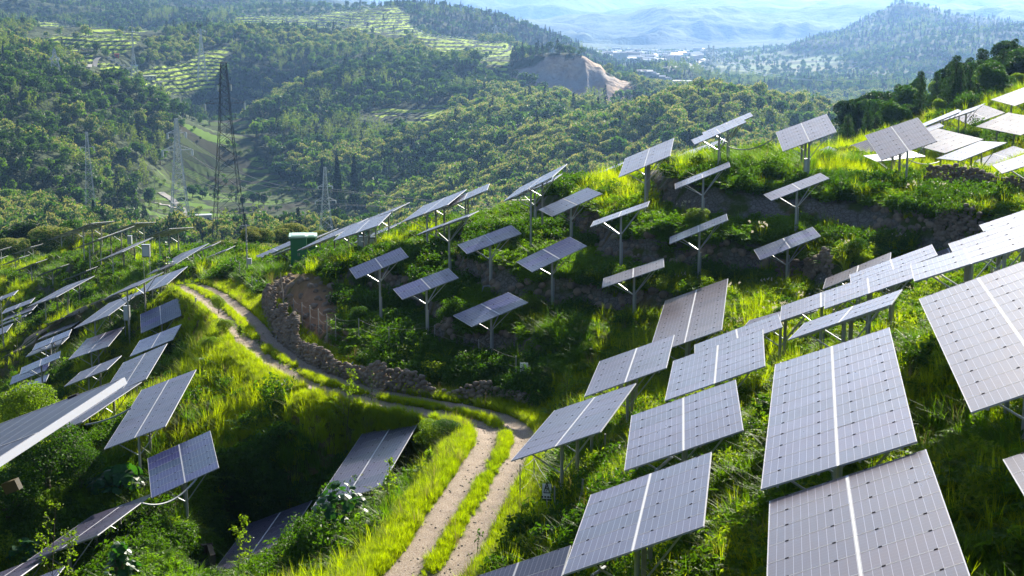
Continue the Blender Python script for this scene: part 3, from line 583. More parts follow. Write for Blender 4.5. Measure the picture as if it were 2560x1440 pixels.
def terrain(name, D0, D1, na, step, material, label):
    nd = int(math.log(D1/D0)/step)+1
    az = np.linspace(AZ0, AZ1, na); Ds = np.exp(np.linspace(math.log(D0), math.log(D1), nd))
    A, DD = np.meshgrid(az, Ds); A = A.ravel(); DD = DD.ravel()
    x, y, z, pd, lat, rock, px, py = ground(A, DD, True)
    i = np.arange(nd-1)[:, None]*na+np.arange(na-1)[None]; i = i.ravel()
    q = np.stack([i, i+1, i+na+1, i+na], 1)
    soil = np.zeros(len(x)); field = np.zeros(len(x)); terr = np.zeros(len(x))
    if D0 < 100:
        soil = np.exp(-(((px-745)/90)**2+((py-790)/85)**2))*1.7*(DD < 130)*sstep(.28, .42, fbm(x/2.2, y/2.2, 3, 88))
        soil += np.exp(-(((px-560)/22)**2+((py-880)/55)**2))*.8*(DD < 130)+np.exp(-(((px-480)/25)**2+((py-830)/40)**2))*.7*(DD < 130)
        soil = np.clip(soil, 0, 1)
    else:
        field = (inpoly(px, py, FIELD_POLY) & (DD > 600) & (DD < 1900)).astype(float)
        rock = (inpoly(px, py, QUARRY) & (DD > 1150) & (DD < 1500)).astype(float)
        for P_ in SOLAR_POLY: terr = np.maximum(terr, inpoly(px, py, P_) & (DD > 1000) & (DD < 2650))
        field = np.maximum(field, (DD > 2400)*(1-sstep(3900, 4600, DD))*sstep(-108, -124, z))
    me = np_mesh(name, np.stack([x, y, z], 1), q, [material], smooth=True,
                 attrs={'rock': ('POINT', rock), 'soil': ('POINT', soil), 'field': ('POINT', field), 'terr': ('POINT', terr)})
    return link(name, me, kind='structure', label=label)
terrain('ground', 4.5, 330, 620, .0062, M['ground'], 'grassy terraced hillside carrying the solar panels')
terrain('hills', 330, 2750, 700, .0036, M['hills'], 'wooded hills and farmed valley floor')
terrain('mountains', 2750, fd(11000), 620, .0055, M['mount'], 'hazy blue mountains and plain far away')
# dirt track: a sheet draped over the land
for nm, L, lb in (('dirt_track', PA, 'pale dirt track with grassy middle curving below the stone terraces'), ('ridge_track', PB, 'dirt track running along the left ridge')):
    t = np.gradient(L[:, :2], axis=0); t /= np.linalg.norm(t, axis=1)[:, None]; nrm = np.stack([t[:, 1], -t[:, 0]], 1)
    # refine along
    k = 4; s = np.linspace(0, len(L)-1, (len(L)-1)*k+1); ix = np.arange(len(L))
    X = np.interp(s, ix, L[:, 0]); Y = np.interp(s, ix, L[:, 1]); NX = np.interp(s, ix, nrm[:, 0]); NY = np.interp(s, ix, nrm[:, 1])
    lat = np.linspace(-1.6, 1.6, 29); GX = X[:, None]+NX[:, None]*lat; GY = Y[:, None]+NY[:, None]*lat
    gzv = gz(GX.ravel(), GY.ravel())+.035-.07*np.tile(sstep(1.35, 1.6, np.abs(lat)), len(X))
    n = len(lat); i = (np.arange(len(X)-1)[:, None]*n+np.arange(n-1)[None]).ravel()
    me = np_mesh(nm, np.stack([GX.ravel(), GY.ravel(), gzv], 1), np.stack([i, i+1, i+n+1, i+n], 1), [M['track']], smooth=True, attrs={'lat': ('POINT', np.tile(lat, len(X))*1.08)})
    link(nm, me, kind='structure', label=lb)
# ------------------------------------------------------------------ plants: prototypes
def leaves(c, nrm, size, asp=.45, fold=0.0, rg=rng):
    """one rhombic leaf per centre: returns verts (4N) and quads"""
    N = len(c); nrm = nrm/np.linalg.norm(nrm, axis=1)[:, None]
    t = rg.normal(size=(N, 3)); t -= (t*nrm).sum(1)[:, None]*nrm; t /= np.linalg.norm(t, axis=1)[:, None]+1e-9
    b = np.cross(nrm, t); s = (size*np.ones(N))[:, None]
    v = np.stack([c-t*s*.5, c+b*s*asp*.5+nrm*s*fold, c+t*s*.5, c-b*s*asp*.5+nrm*s*fold], 1).reshape(-1, 3)
    return v, np.arange(4*N).reshape(-1, 4)
def crown_points(N, lobes, rg, shell=.25):
    w = np.array([l[3]*l[4] for l in lobes], float)**1.0; w = w*w; w /= w.sum(); k = rg.choice(len(lobes), N, p=w)
    L = np.array(lobes)[k]; d = rg.normal(size=(N, 3)); d[:, 2] += .35; d /= np.linalg.norm(d, axis=1)[:, None]
    r = 1-shell*rg.random(N)**1.5
    return L[:, :3]+d*np.stack([L[:, 3], L[:, 3], L[:, 4]], 1)*r[:, None], d, k
def round_lobes(rx, z0, h, n, rg):
    lo = [(0, 0, z0+h*.45, rx*.62, h*.42)]
    for i in range(n):
        a = 2*math.pi*(i/n)+rg.random()*1.2; q = rg.random()
        r = rx*(.24+.40*rg.random()**1.3); lo.append((math.cos(a)*(rx-r*.75)*(1-.45*q), math.sin(a)*(rx-r*.75)*(1-.45*q), z0+h*(.25+.55*q), r, r*.8))
    return lo
def tree_mesh(kind, N, size, seed, parts=False):
    """unit trees about 8 m tall; crown (and trunk) meshes"""
    rg = np.random.default_rng(seed); V = []; Q = []; MI = []; LV = []; n0 = 0; mats = []
    def put(v, q, mi, lv):
        nonlocal n0
        V.append(v); Q.append(q+n0); n0 += len(v); MI.append(np.full(len(q), mi)); LV.append(lv)
    tr = MB()
    if kind in ('round', 'mid', 'chestnut'):
        mats = [M['leaf'] if kind == 'round' else M['leaf_mid'], M['leaf_cream']]
        rx = 3.6 if kind != 'chestnut' else 4.0; lo = round_lobes(rx, 1.8, 5.6, 9 if kind != 'chestnut' else 12, rg)
        c, d, k = crown_points(N, lo, rg); lobe = rg.random(len(lo))[k]
        nn = d*.6+rg.normal(size=(N, 3))*.55
        v, q = leaves(c, nn, size*(.6+.8*rg.random(N)), .6, .12, rg); put(v, q, 0, np.repeat(np.clip(lobe*.7+rg.random(N)*.5, 0, 1), 4))
        if kind == 'chestnut':
            Nc = int(N*.75); c, d, k = crown_points(Nc*2, lo, rg, .05); s = d[:, 2] > .1; c = c[s][:Nc]+d[s][:Nc]*size*.15; d = d[s][:Nc]; m = len(c)
            v, q = leaves(c, d*.3+rg.normal(size=(m, 3))*.8, size*(.6+.7*rg.random(m)), .28, .1, rg); put(v, q, 1, np.repeat(rg.random(m), 4))
        tr.bar((0, 0, -1.2), (.15, .1, 3.2), .26, 0, .16, 6)
        for i in range(5):
            a = i*1.25; tr.bar((.1, .1, 1.6+.3*i), (math.cos(a)*2.0, math.sin(a)*2.0, 4.2+.3*i), .11, 0, .04, 4)
    elif kind in ('conifer', 'cypress'):
        mats = [M['conifer']]; h = rg.random(N)**.8; a = rg.random(N)*6.283
        R0 = (2.3 if kind == 'conifer' else 1.25)*(1-h)**(.9 if kind == 'conifer' else .6)*(.72+.28*np.abs(np.sin(h*26+np.sin(a*3)*.8))); r = R0*(.55+.45*rg.random(N)**.5)
        c = np.stack([np.cos(a)*r, np.sin(a)*r, .8+h*9], 1); d = np.stack([np.cos(a), np.sin(a), np.full(N, .3)], 1)
        v, q = leaves(c, d*.5+rg.normal(size=(N, 3))*.45, size*(.5+.7*rg.random(N)), .4, .1, rg); put(v, q, 0, np.repeat(rg.random(N)*.6+.4*h, 4))
        tr.bar((0, 0, -1.2), (0, 0, 8.5), .22, 0, .04, 6)
    elif kind == 'pine':
        mats = [M['leaf'], M['conifer']]; lo = []
        for i in range(17):
            a = i*2.4+rg.random(); z = 1.8+i*.40+rg.random()*.4; r = 2.5*(1-i/21); lo.append((math.cos(a)*r*.7*rg.random()**.4, math.sin(a)*r*.7*rg.random()**.4, z, 1.15-.03*i, .7))
        lo.append((0, 0, 8.6, .8, .6)); c, d, k = crown_points(N, lo, rg, .5)
        v, q = leaves(c, d*.2+rg.normal(size=(N, 3))*.7, size*(.6+.7*rg.random(N)), .28, .05, rg); put(v, q, 0, np.repeat(rg.random(N), 4))
        tr.bar((0, 0, -1.2), (.2, 0, 8.4), .17, 0, .05, 6)
        for l in lo[:-1]: tr.bar((.1, 0, l[2]-.7), (l[0], l[1], l[2]), .06, 0, .02, 4)
    elif kind == 'bamboo':
        mats = [M['bamboo']]
        for i in range(14):
            a = rg.random()*6.28; b = rg.random()*1.7; x0, y0 = math.cos(a)*b, math.sin(a)*b; H = 6.5+3*rg.random(); lx, ly = math.cos(a)*1.5, math.sin(a)*1.5
            tr.bar((x0, y0, -1), (x0+lx*.3, y0+ly*.3, H*.7), .05, 0, .03, 4); m = N//14; h = rg.random(m)**.7
            c = np.stack([x0+lx*h**2+rg.normal(size=m)*.45*(1.1-h), y0+ly*h**2+rg.normal(size=m)*.45*(1.1-h), 1.5+H*h*.95], 1)
            v, q = leaves(c, rg.normal(size=(m, 3)), size*(.5+.6*rg.random(m)), .3, 0, rg); put(v, q, 0, np.repeat(rg.random(m)*.5+.5*h, 4))
    crown = np_mesh(kind+'_crown', np.concatenate(V), np.concatenate(Q), mats, np.concatenate(MI), attrs={'leafvar': ('POINT', np.concatenate(LV))})
    trunk = tr.mesh(kind+'_trunk', [M['bark']])
    return crown, trunk
def joined(kind, N, size, seed):
    c, t = tree_mesh(kind, N, size, seed); n = len(c.vertices); mv = np.empty(n*3, np.float32); c.vertices.foreach_get('co', mv)
    m2 = len(t.vertices); tv = np.empty(m2*3, np.float32); t.vertices.foreach_get('co', tv)
    q = np.empty(len(c.polygons)*4, np.int32); c.loops.foreach_get('vertex_index', q)
    tq = np.empty(len(t.polygons)*4, np.int32); t.loops.foreach_get('vertex_index', tq)
    mi = np.empty(len(c.polygons), np.int32); c.polygons.foreach_get('material_index', mi); lv = np.empty(n, np.float32); c.attributes['leafvar'].data.foreach_get('value', lv)
    k = len(c.materials)
    return np_mesh(kind, np.concatenate([mv, tv]).reshape(-1, 3), np.concatenate([q, tq+n]).reshape(-1, 4), list(c.materials)+[M['bark']], np.concatenate([mi, np.full(len(t.polygons), k)]), attrs={'leafvar': ('POINT', np.concatenate([lv, np.zeros(m2)]))})
# grass tufts
def tuft(seed, nb, h, spread, mt, w=.022, droop=.5, heads=0):
    rg = np.random.default_rng(seed); a = rg.random(nb)*6.283; r0 = rg.random(nb)*spread*.45; L = h*(.55+.6*rg.random(nb)); o = rg.random(nb)*droop
    base = np.stack([np.cos(a)*r0, np.sin(a)*r0, np.full(nb, -.06)], 1); out = np.stack([np.cos(a+rg.normal(size=nb)*.5), np.sin(a+rg.normal(size=nb)*.5), np.zeros(nb)], 1)
    side = np.stack([-out[:, 1], out[:, 0], np.zeros(nb)], 1); V = []
    for t in (0, .4, .75, 1):
        c = base+out*(L*o*t*t)[:, None]+np.array([0, 0, 1.])*(L*(t-.28*o*t*t))[:, None]; ww = w*(1-t*.92); V += [c-side*ww, c+side*ww]
    V = np.stack(V, 1).reshape(-1, 3); b = np.arange(nb)[:, None]*8
    Q = np.concatenate([b+np.array([0, 1, 3, 2]), b+np.array([2, 3, 5, 4]), b+np.array([4, 5, 7, 6])]); lv = np.repeat(rg.random(nb), 8); mi = np.zeros(len(Q)); mats = [M[mt]]
    if heads:
        tip = V.reshape(nb, 8, 3)[:heads, 6]; v2, q2 = leaves(np.repeat(tip, 3, 0)+rg.normal(size=(heads*3, 3))*.02, np.tile([1, 1, .2], (heads*3, 1))+rg.normal(size=(heads*3, 3))*.3, np.full(heads*3, .16), .3, 0, rg)
        Q = np.concatenate([Q, q2+len(V)]); V = np.concatenate([V, v2]); lv = np.concatenate([lv, np.ones(len(v2))]); mi = np.concatenate([mi, np.ones(len(q2))]); mats.append(M['seed'])
    return np_mesh('grass_tuft', V, Q, mats, mi, attrs={'leafvar': ('POINT', lv)})
def bush(seed, N, r, h, size, mt, asp=.5, up=.25, stems=0):
    rg = np.random.default_rng(seed); lo = [(0, 0, h*.35, r*.7, h*.5)]
    for i in range(6):
        a = i*1.05+rg.random(); q = r*(.35+.25*rg.random()); lo.append((math.cos(a)*(r-q), math.sin(a)*(r-q), h*(.25+.4*rg.random()), q, q*.8*h/r))
    c, d, k = crown_points(N, lo, rg, .5); c[:, 2] = np.maximum(c[:, 2], .03)
    v, q = leaves(c, d*.5+np.array([0, 0, up])+rg.normal(size=(N, 3))*.5, size*(.6+.8*rg.random(N)), asp, .14, rg)
    return np_mesh('bush', v, q, [M[mt]], attrs={'leafvar': ('POINT', np.repeat(np.clip(rg.random(len(lo))[k]*.5+rg.random(N)*.5, 0, 1), 4))})
def fern(seed, nf, L, mt):
    rg = np.random.default_rng(seed); C = []; Nn = []; S = []
    for f in range(nf):
        a = rg.random()*6.28; l = L*(.6+.5*rg.random()); dz = .5+.5*rg.random()
        for t in np.linspace(.12, 1, 13):
            p = np.array([math.cos(a)*l*t, math.sin(a)*l*t, l*dz*(t-.75*t*t)+.05]); sd = np.array([-math.sin(a), math.cos(a), 0])
            for s in (-1, 1): C.append(p+sd*s*.11*l*(1.1-t)); Nn.append([rg.normal()*.35, rg.normal()*.35, 1]); S.append(.30*l*(1.15-t))
    v, q = leaves(np.array(C), np.array(Nn), np.array(S), .45, .05, rg)
    return np_mesh('fern', v, q, [M[mt]], attrs={'leafvar': ('POINT', np.repeat(rg.random(len(C)), 4))})
def scatter(name, label, protos, pts, rotz, scl, idx, lean=.0, sclz=None):
    """one 'stuff' object: geometry nodes put the prototypes on its points"""
    pc = bpy.data.collections.new(name+'_kinds')
    for i, me in enumerate(protos):
        o = bpy.data.objects.new('%s_kind_%02d' % (name, i), me); pc.objects.link(o)
    me = bpy.data.meshes.new(name); me.vertices.add(len(pts)); me.vertices.foreach_set('co', np.asarray(pts, np.float32).ravel())
    def at(k, ty, a):
        q = me.attributes.new(k, ty, 'POINT'); q.data.foreach_set('vector' if ty == 'FLOAT_VECTOR' else 'value', np.asarray(a, np.float32 if ty != 'INT' else np.int32).ravel())
    n = len(pts); sz = scl if sclz is None else sclz
    at('rot', 'FLOAT_VECTOR', np.stack([rng.normal(size=n)*lean, rng.normal(size=n)*lean, rotz], 1)); at('scl', 'FLOAT_VECTOR', np.stack([scl, scl, sz], 1)); at('idx', 'INT', idx); at('tint', 'FLOAT', np.clip(.5+.5*(fbm(pts[:, 0]/6+3, pts[:, 1]/6, 3, 77)-.5)*2.2+rng.normal(size=n)*.14, 0, 1))
    o = link(name, me, kind='stuff', label=label)
    ng = bpy.data.node_groups.new(name+'_nodes', 'GeometryNodeTree')
    ng.interface.new_socket('Geometry', in_out='INPUT', socket_type='NodeSocketGeometry'); ng.interface.new_socket('Geometry', in_out='OUTPUT', socket_type='NodeSocketGeometry')
    N = ng.nodes; gi = N.new('NodeGroupInput'); go = N.new('NodeGroupOutput'); ip = N.new('GeometryNodeInstanceOnPoints'); ci = N.new('GeometryNodeCollectionInfo')
    ci.inputs['Collection'].default_value = pc; ci.inputs['Separate Children'].default_value = True; ci.inputs['Reset Children'].default_value = True
    ip.inputs['Pick Instance'].default_value = True
    def na(k, ty):
        q = N.new('GeometryNodeInputNamedAttribute'); q.data_type = ty; q.inputs['Name'].default_value = k; return q.outputs['Attribute']
    K = ng.links.new
    K(gi.outputs[0], ip.inputs['Points']); K(ci.outputs[0], ip.inputs['Instance']); K(na('idx', 'INT'), ip.inputs['Instance Index'])
    K(na('rot', 'FLOAT_VECTOR'), ip.inputs['Rotation']); K(na('scl', 'FLOAT_VECTOR'), ip.inputs['Scale']); K(ip.outputs[0], go.inputs[0])
    md = o.modifiers.new('scatter', 'NODES'); md.node_group = ng; return o

# ------------------------------------------------------------------ near ground cover
def near_points(n, D0, D1, amax=22, pw=1.0):
    az = R(amax)*(2*rng.random(n)-1); D = (D0**(2-pw)+(D1**(2-pw)-D0**(2-pw))*rng.random(n))**(1/(2-pw))   # density ~ D^-pw per area
    x, y, z, pd, lat, rock, px, py = ground(az, D, True); return x, y, z, pd, lat, rock, px, py, D
TUFTS = [tuft(s, nb_, h_, .5, m_, w_, d_) for s, nb_, h_, m_, w_, d_ in ((1, 46, .75, 'grass', .020, .7), (2, 40, .95, 'grass', .020, .9), (3, 52, .55, 'grass', .018, .6), (4, 40, 1.1, 'darkgrass', .024, 1.0), (5, 44, .8, 'darkgrass', .02, .8), (6, 34, 1.1, 'grass', .018, .7))]
STRAW = tuft(12, 26, 1.0, .5, 'straw', .014, .6)
SEEDT = tuft(9, 30, 1.2, .5, 'grass', .016, .5, 9)
BUSH = [bush(21, 420, .75, .8, .16, 'shrub'), bush(22, 380, .6, .6, .13, 'fern'), bush(23, 420, .9, 1.1, .17, 'shrub'), fern(24, 16, 1.0, 'fern'), fern(25, 14, .8, 'fern'), bush(26, 320, .5, .8, .12, 'limeleaf', .4), bush(27, 520, 1.1, .55, .17, 'shrub', .6, .5)]
def cover():
    P_ = []; I_ = []; S_ = []
    for n, D0, D1 in ((26000, 24, 75), (46000, 68, 135), (36000, 130, 265)):
        x, y, z, pd, lat, rock, px, py, D = near_points(n, D0, D1)
        g = fbm(x/8, y/8, 3, 51); u = rng.random(n)
        right = sstep(2, 5, x)*(D < 82)
        soil = np.exp(-(((px-745)/95)**2+((py-785)/90)**2))*1.25*(D < 130)
        hill = sstep(76, 82, D)*(1-sstep(96, 104, D))*sstep(700, 850, px)
        keep = (pd > 1.5+.3*rng.random(n)) | ((pd < .3) & (rng.random(n) < .75)); keep &= (rock < .5+.4*rng.random(n)); keep &= soil < .35*rng.random(n)+.1
        crest = sstep(94, 99, D)*(1-sstep(130, 150, D))*sstep(1350, 1550, px); lr = sstep(105, 125, D)*(1-sstep(700, 900, px)); pth = (1-sstep(2, 5, pd))
        pg = np.where(g > .46, .94, .35)*(1-.6*hill); pg = np.clip(np.maximum(pg, np.maximum(crest, np.maximum(lr*.8, pth))*.97), 0, 1); g = g+.1*np.maximum(crest, np.maximum(pth, lr*.7))
        trk = pd < 3.0; pg = pg*(1-.5*right*(pd > 4))
        isg = (u < pg) | trk
        k = rng.random(n); idx = np.where(g > .52, np.where(k < .3, 0, np.where(k < .6, 1, np.where(k < .85, 2, 5))), np.where(k < .4, 3, np.where(k < .7, 4, 2)))
        idx = np.where(trk, np.where(k < .6, 2, 0), idx)
        b = rng.random(n); g2 = fbm(x/5+50, y/5, 2, 61); bi = np.where(g2 > .55, np.where(b < .5, 1+6, 3+6), np.where(b < .35, 6, np.where(b < .6, 8, np.where(b < .75, 12, np.where(b < .9, 10, 11)))))
        bi = np.where((right > .5) & (b < .62), np.where(b < .2, 9, np.where(b < .36, 10, np.where(b < .52, 7, 11))), bi)
        idx = np.where(isg, idx, bi)
        s = (.55+.6*rng.random(n))*np.where(trk & isg, .55, 1)*np.where(pd < .4, .6, 1)*(1+.35*(D > 130))*np.where(isg, 1.0, 1+.45*((rng.random(n) > .9) & (px < 1100)))
        P_.append(np.stack([x, y, z], 1)[keep]); I_.append(idx[keep]); S_.append(s[keep])
    s_ = rng.random(16000)*(len(PA)-1.01); k = s_.astype(int); f = s_-k; q = rng.random(len(k)); lt = np.where(q < .3, rng.normal(size=len(k))*.13, np.sign(rng.random(len(k))-.5)*(1.45+1.4*rng.random(len(k))**1.2))
    a_, b_ = PA[k], PA[k+1]; d_ = b_-a_; nl = np.hypot(d_[:, 0], d_[:, 1])+1e-9; x = a_[:, 0]+d_[:, 0]*f+d_[:, 1]/nl*lt; y = a_[:, 1]+d_[:, 1]*f-d_[:, 0]/nl*lt
    z = gz(x, y); keep = fbm(x/2, y/2, 2, 15)+.2*rng.random(len(x)) > np.where(np.abs(lt) < .5, .52, .38)
    P_.append(np.stack([x, y, z], 1)[keep]); I_.append(np.where(rng.random(len(x)) < .6, 2, 0)[keep]); S_.append((np.where(np.abs(lt) < .5, .35, .55)+.3*rng.random(len(x)))[keep])
    P_ = np.concatenate(P_); I_ = np.concatenate(I_); S_ = np.concatenate(S_); u_ = rng.random(len(I_)); I_ = np.where((I_ < 6) & (S_ > .6) & (u_ < .022), 14, np.where((I_ < 6) & (S_ > .6) & (u_ < .06) & (P_[:, 1] > 66) & (P_[:, 0] > 8) & (P_[:, 1] < 92), 13, I_))
    scatter('ground_cover', 'grass, ferns and low leafy shrubs covering the terraced hillside', TUFTS+BUSH+[SEEDT, STRAW], P_, rng.random(len(P_))*6.283, S_, I_, .12)
    print('cover', len(P_))
cover()
# ------------------------------------------------------------------ woods
FAR_P = [('round', 230, 1.25, 31), ('round', 230, 1.2, 32), ('mid', 230, 1.2, 33), ('chestnut', 230, 1.15, 34), ('chestnut', 230, 1.15, 35), ('conifer', 200, 1.2, 36), ('bamboo', 224, 1.2, 37), ('mid', 200, 1.3, 38)]
FARM = [joined(*a) for a in FAR_P]
def wood_mask(x, y, z, px, py, D):
    ok = ~(inpoly(px, py, FIELD_POLY) & (D > 600) & (D < 1900)) | (fbm(x/25, y/9, 2, 66) > .60)
    ok &= ~(inpoly(px, py+4, QUARRY) & (D > 1150) & (D < 1500))
    for p in SOLAR_POLY: ok &= ~((inpoly(px, py, p) | inpoly(px, py-9, p) | inpoly(px, py-17, p)) & (D > 1000) & (D < 2650) & (rng.random(len(px)) > .02))
    ok &= ~((z < -122) & (D > 2350) & (rng.random(len(px)) > .25))
    ok &= ~((D < 640) & (px > 380) & (px < 620) & (py > 500) & (py < 600) & (rng.random(len(px)) > .3))
    ok &= ~(inpoly(px, py, [(215, 140), (255, 140), (245, 175), (220, 190), (212, 182)]))
    ok &= ~(inpoly(px, py, [(290, 120), (425, 120), (425, 150), (290, 150)]) & (D > 1150) & (D < 1600))
    ok &= ~(inpoly(px, py, [(270, 200), (345, 205), (345, 232), (270, 235)]))
    ok &= ~((px > 1870) & (px < 1945) & (py > 270) & (py < 335) & (D > 1400) & (D < 1800))
    return ok
def woods():
    L = []
    # jittered world grid, about one tree per 62 m2
    for D0, D1, cell, sc in ((560, 1500, 8.2, 1.22), (1500, 2750, 9, 1.12), (2750, 4700, 14, 1.2)):
        g = np.arange(-D1*.42, D1*.42, cell); h = np.arange(D0*.85, D1, cell); X, Y = np.meshgrid(g, h); X = X.ravel(); Y = Y.ravel()
        X = X+(rng.random(len(X))-.5)*cell*.9; Y = Y+(rng.random(len(Y))-.5)*cell*.9
        D = np.hypot(X, Y); a = np.arctan2(X, Y); s = (D > D0) & (D < D1) & (np.abs(a) < R(21)); D = D[s]; a = a[s]
        x, y, z, pd, lat, rock, px, py = ground(a, D, True)
        ok = wood_mask(x, y, z, px, py, D) & (px > -110) & (px < 2670)
        L.append((x[ok], y[ok], z[ok], D[ok], px[ok], py[ok], np.full(ok.sum(), sc)))
    x, y, z, D, px, py, sc = [np.concatenate(v) for v in zip(*L)]; n = len(x)
    g = fbm(x/120, y/120, 3, 91); g2 = fbm(x/60+9, y/60, 2, 92); u = rng.random(n)
    ch = (g > .545) & (D < 2000); bam = (g2 > .66); pine = (g < .40) | ((px > 900) & (py < 120) & (D > 1800))
    k = np.where(ch & (u < .75), 3+(u < .37), np.where(bam & (u < .7), 6, np.where(pine & (u < .4), 5, np.where(u < .38, 0, np.where(u < .7, 1, np.where(u < .86, 2, np.where(u < .93, 7, 5)))))))
    s = sc*(.65+.75*rng.random(n)**1.4)*np.where(inpoly(px, py, FIELD_POLY) & (D < 1900), .42, 1); sz = s*(.85+.3*rng.random(n))
    return x, y, z, D, px, py, k.astype(int), s, sz
wx, wy, wz, wD, wpx, wpy, wk, ws, wsz = woods()
# hidden-line test from the photograph's side, only to tell which trees show largest
def horizon_visible(px, py, D, hpx):
    vis = np.ones(len(px), bool); o = np.argsort(D); top = np.full(700, 1e9)
    b = np.clip(((px+120)/4).astype(int), 0, 699)
    # ground silhouette
    for j in o:
        if py[j]-hpx[j] > top[b[j]]-1: vis[j] = False
        else: top[b[j]] = min(top[b[j]], py[j]-hpx[j]*.55)
    return vis
gA = np.linspace(R(-20), R(20), 640); gD = np.exp(np.linspace(math.log(60), math.log(4700), 430)); AA_, DD_ = np.meshgrid(gA, gD)
_x, _y, _z, _, _, _, _px, _py = ground(AA_.ravel(), DD_.ravel(), True); _py = _py.reshape(AA_.shape); hm = np.minimum.accumulate(_py, 0)
ia = np.clip(((np.arctan2(wx, wy)-gA[0])/(gA[1]-gA[0])).astype(int), 0, 639); idd = np.clip(np.searchsorted(gD, wD)-4, 0, 429)
hpx = 8*wsz*FPX/wD
seen = (wpy-hpx*.7 < hm[idd, ia]) & (wpx > 0) & (wpx < 2560) & (wpy > 0)
print('trees', len(wx), 'seen', seen.sum())
wv = seen | (wpy-hpx*1.5 < hm[idd, ia]+30)
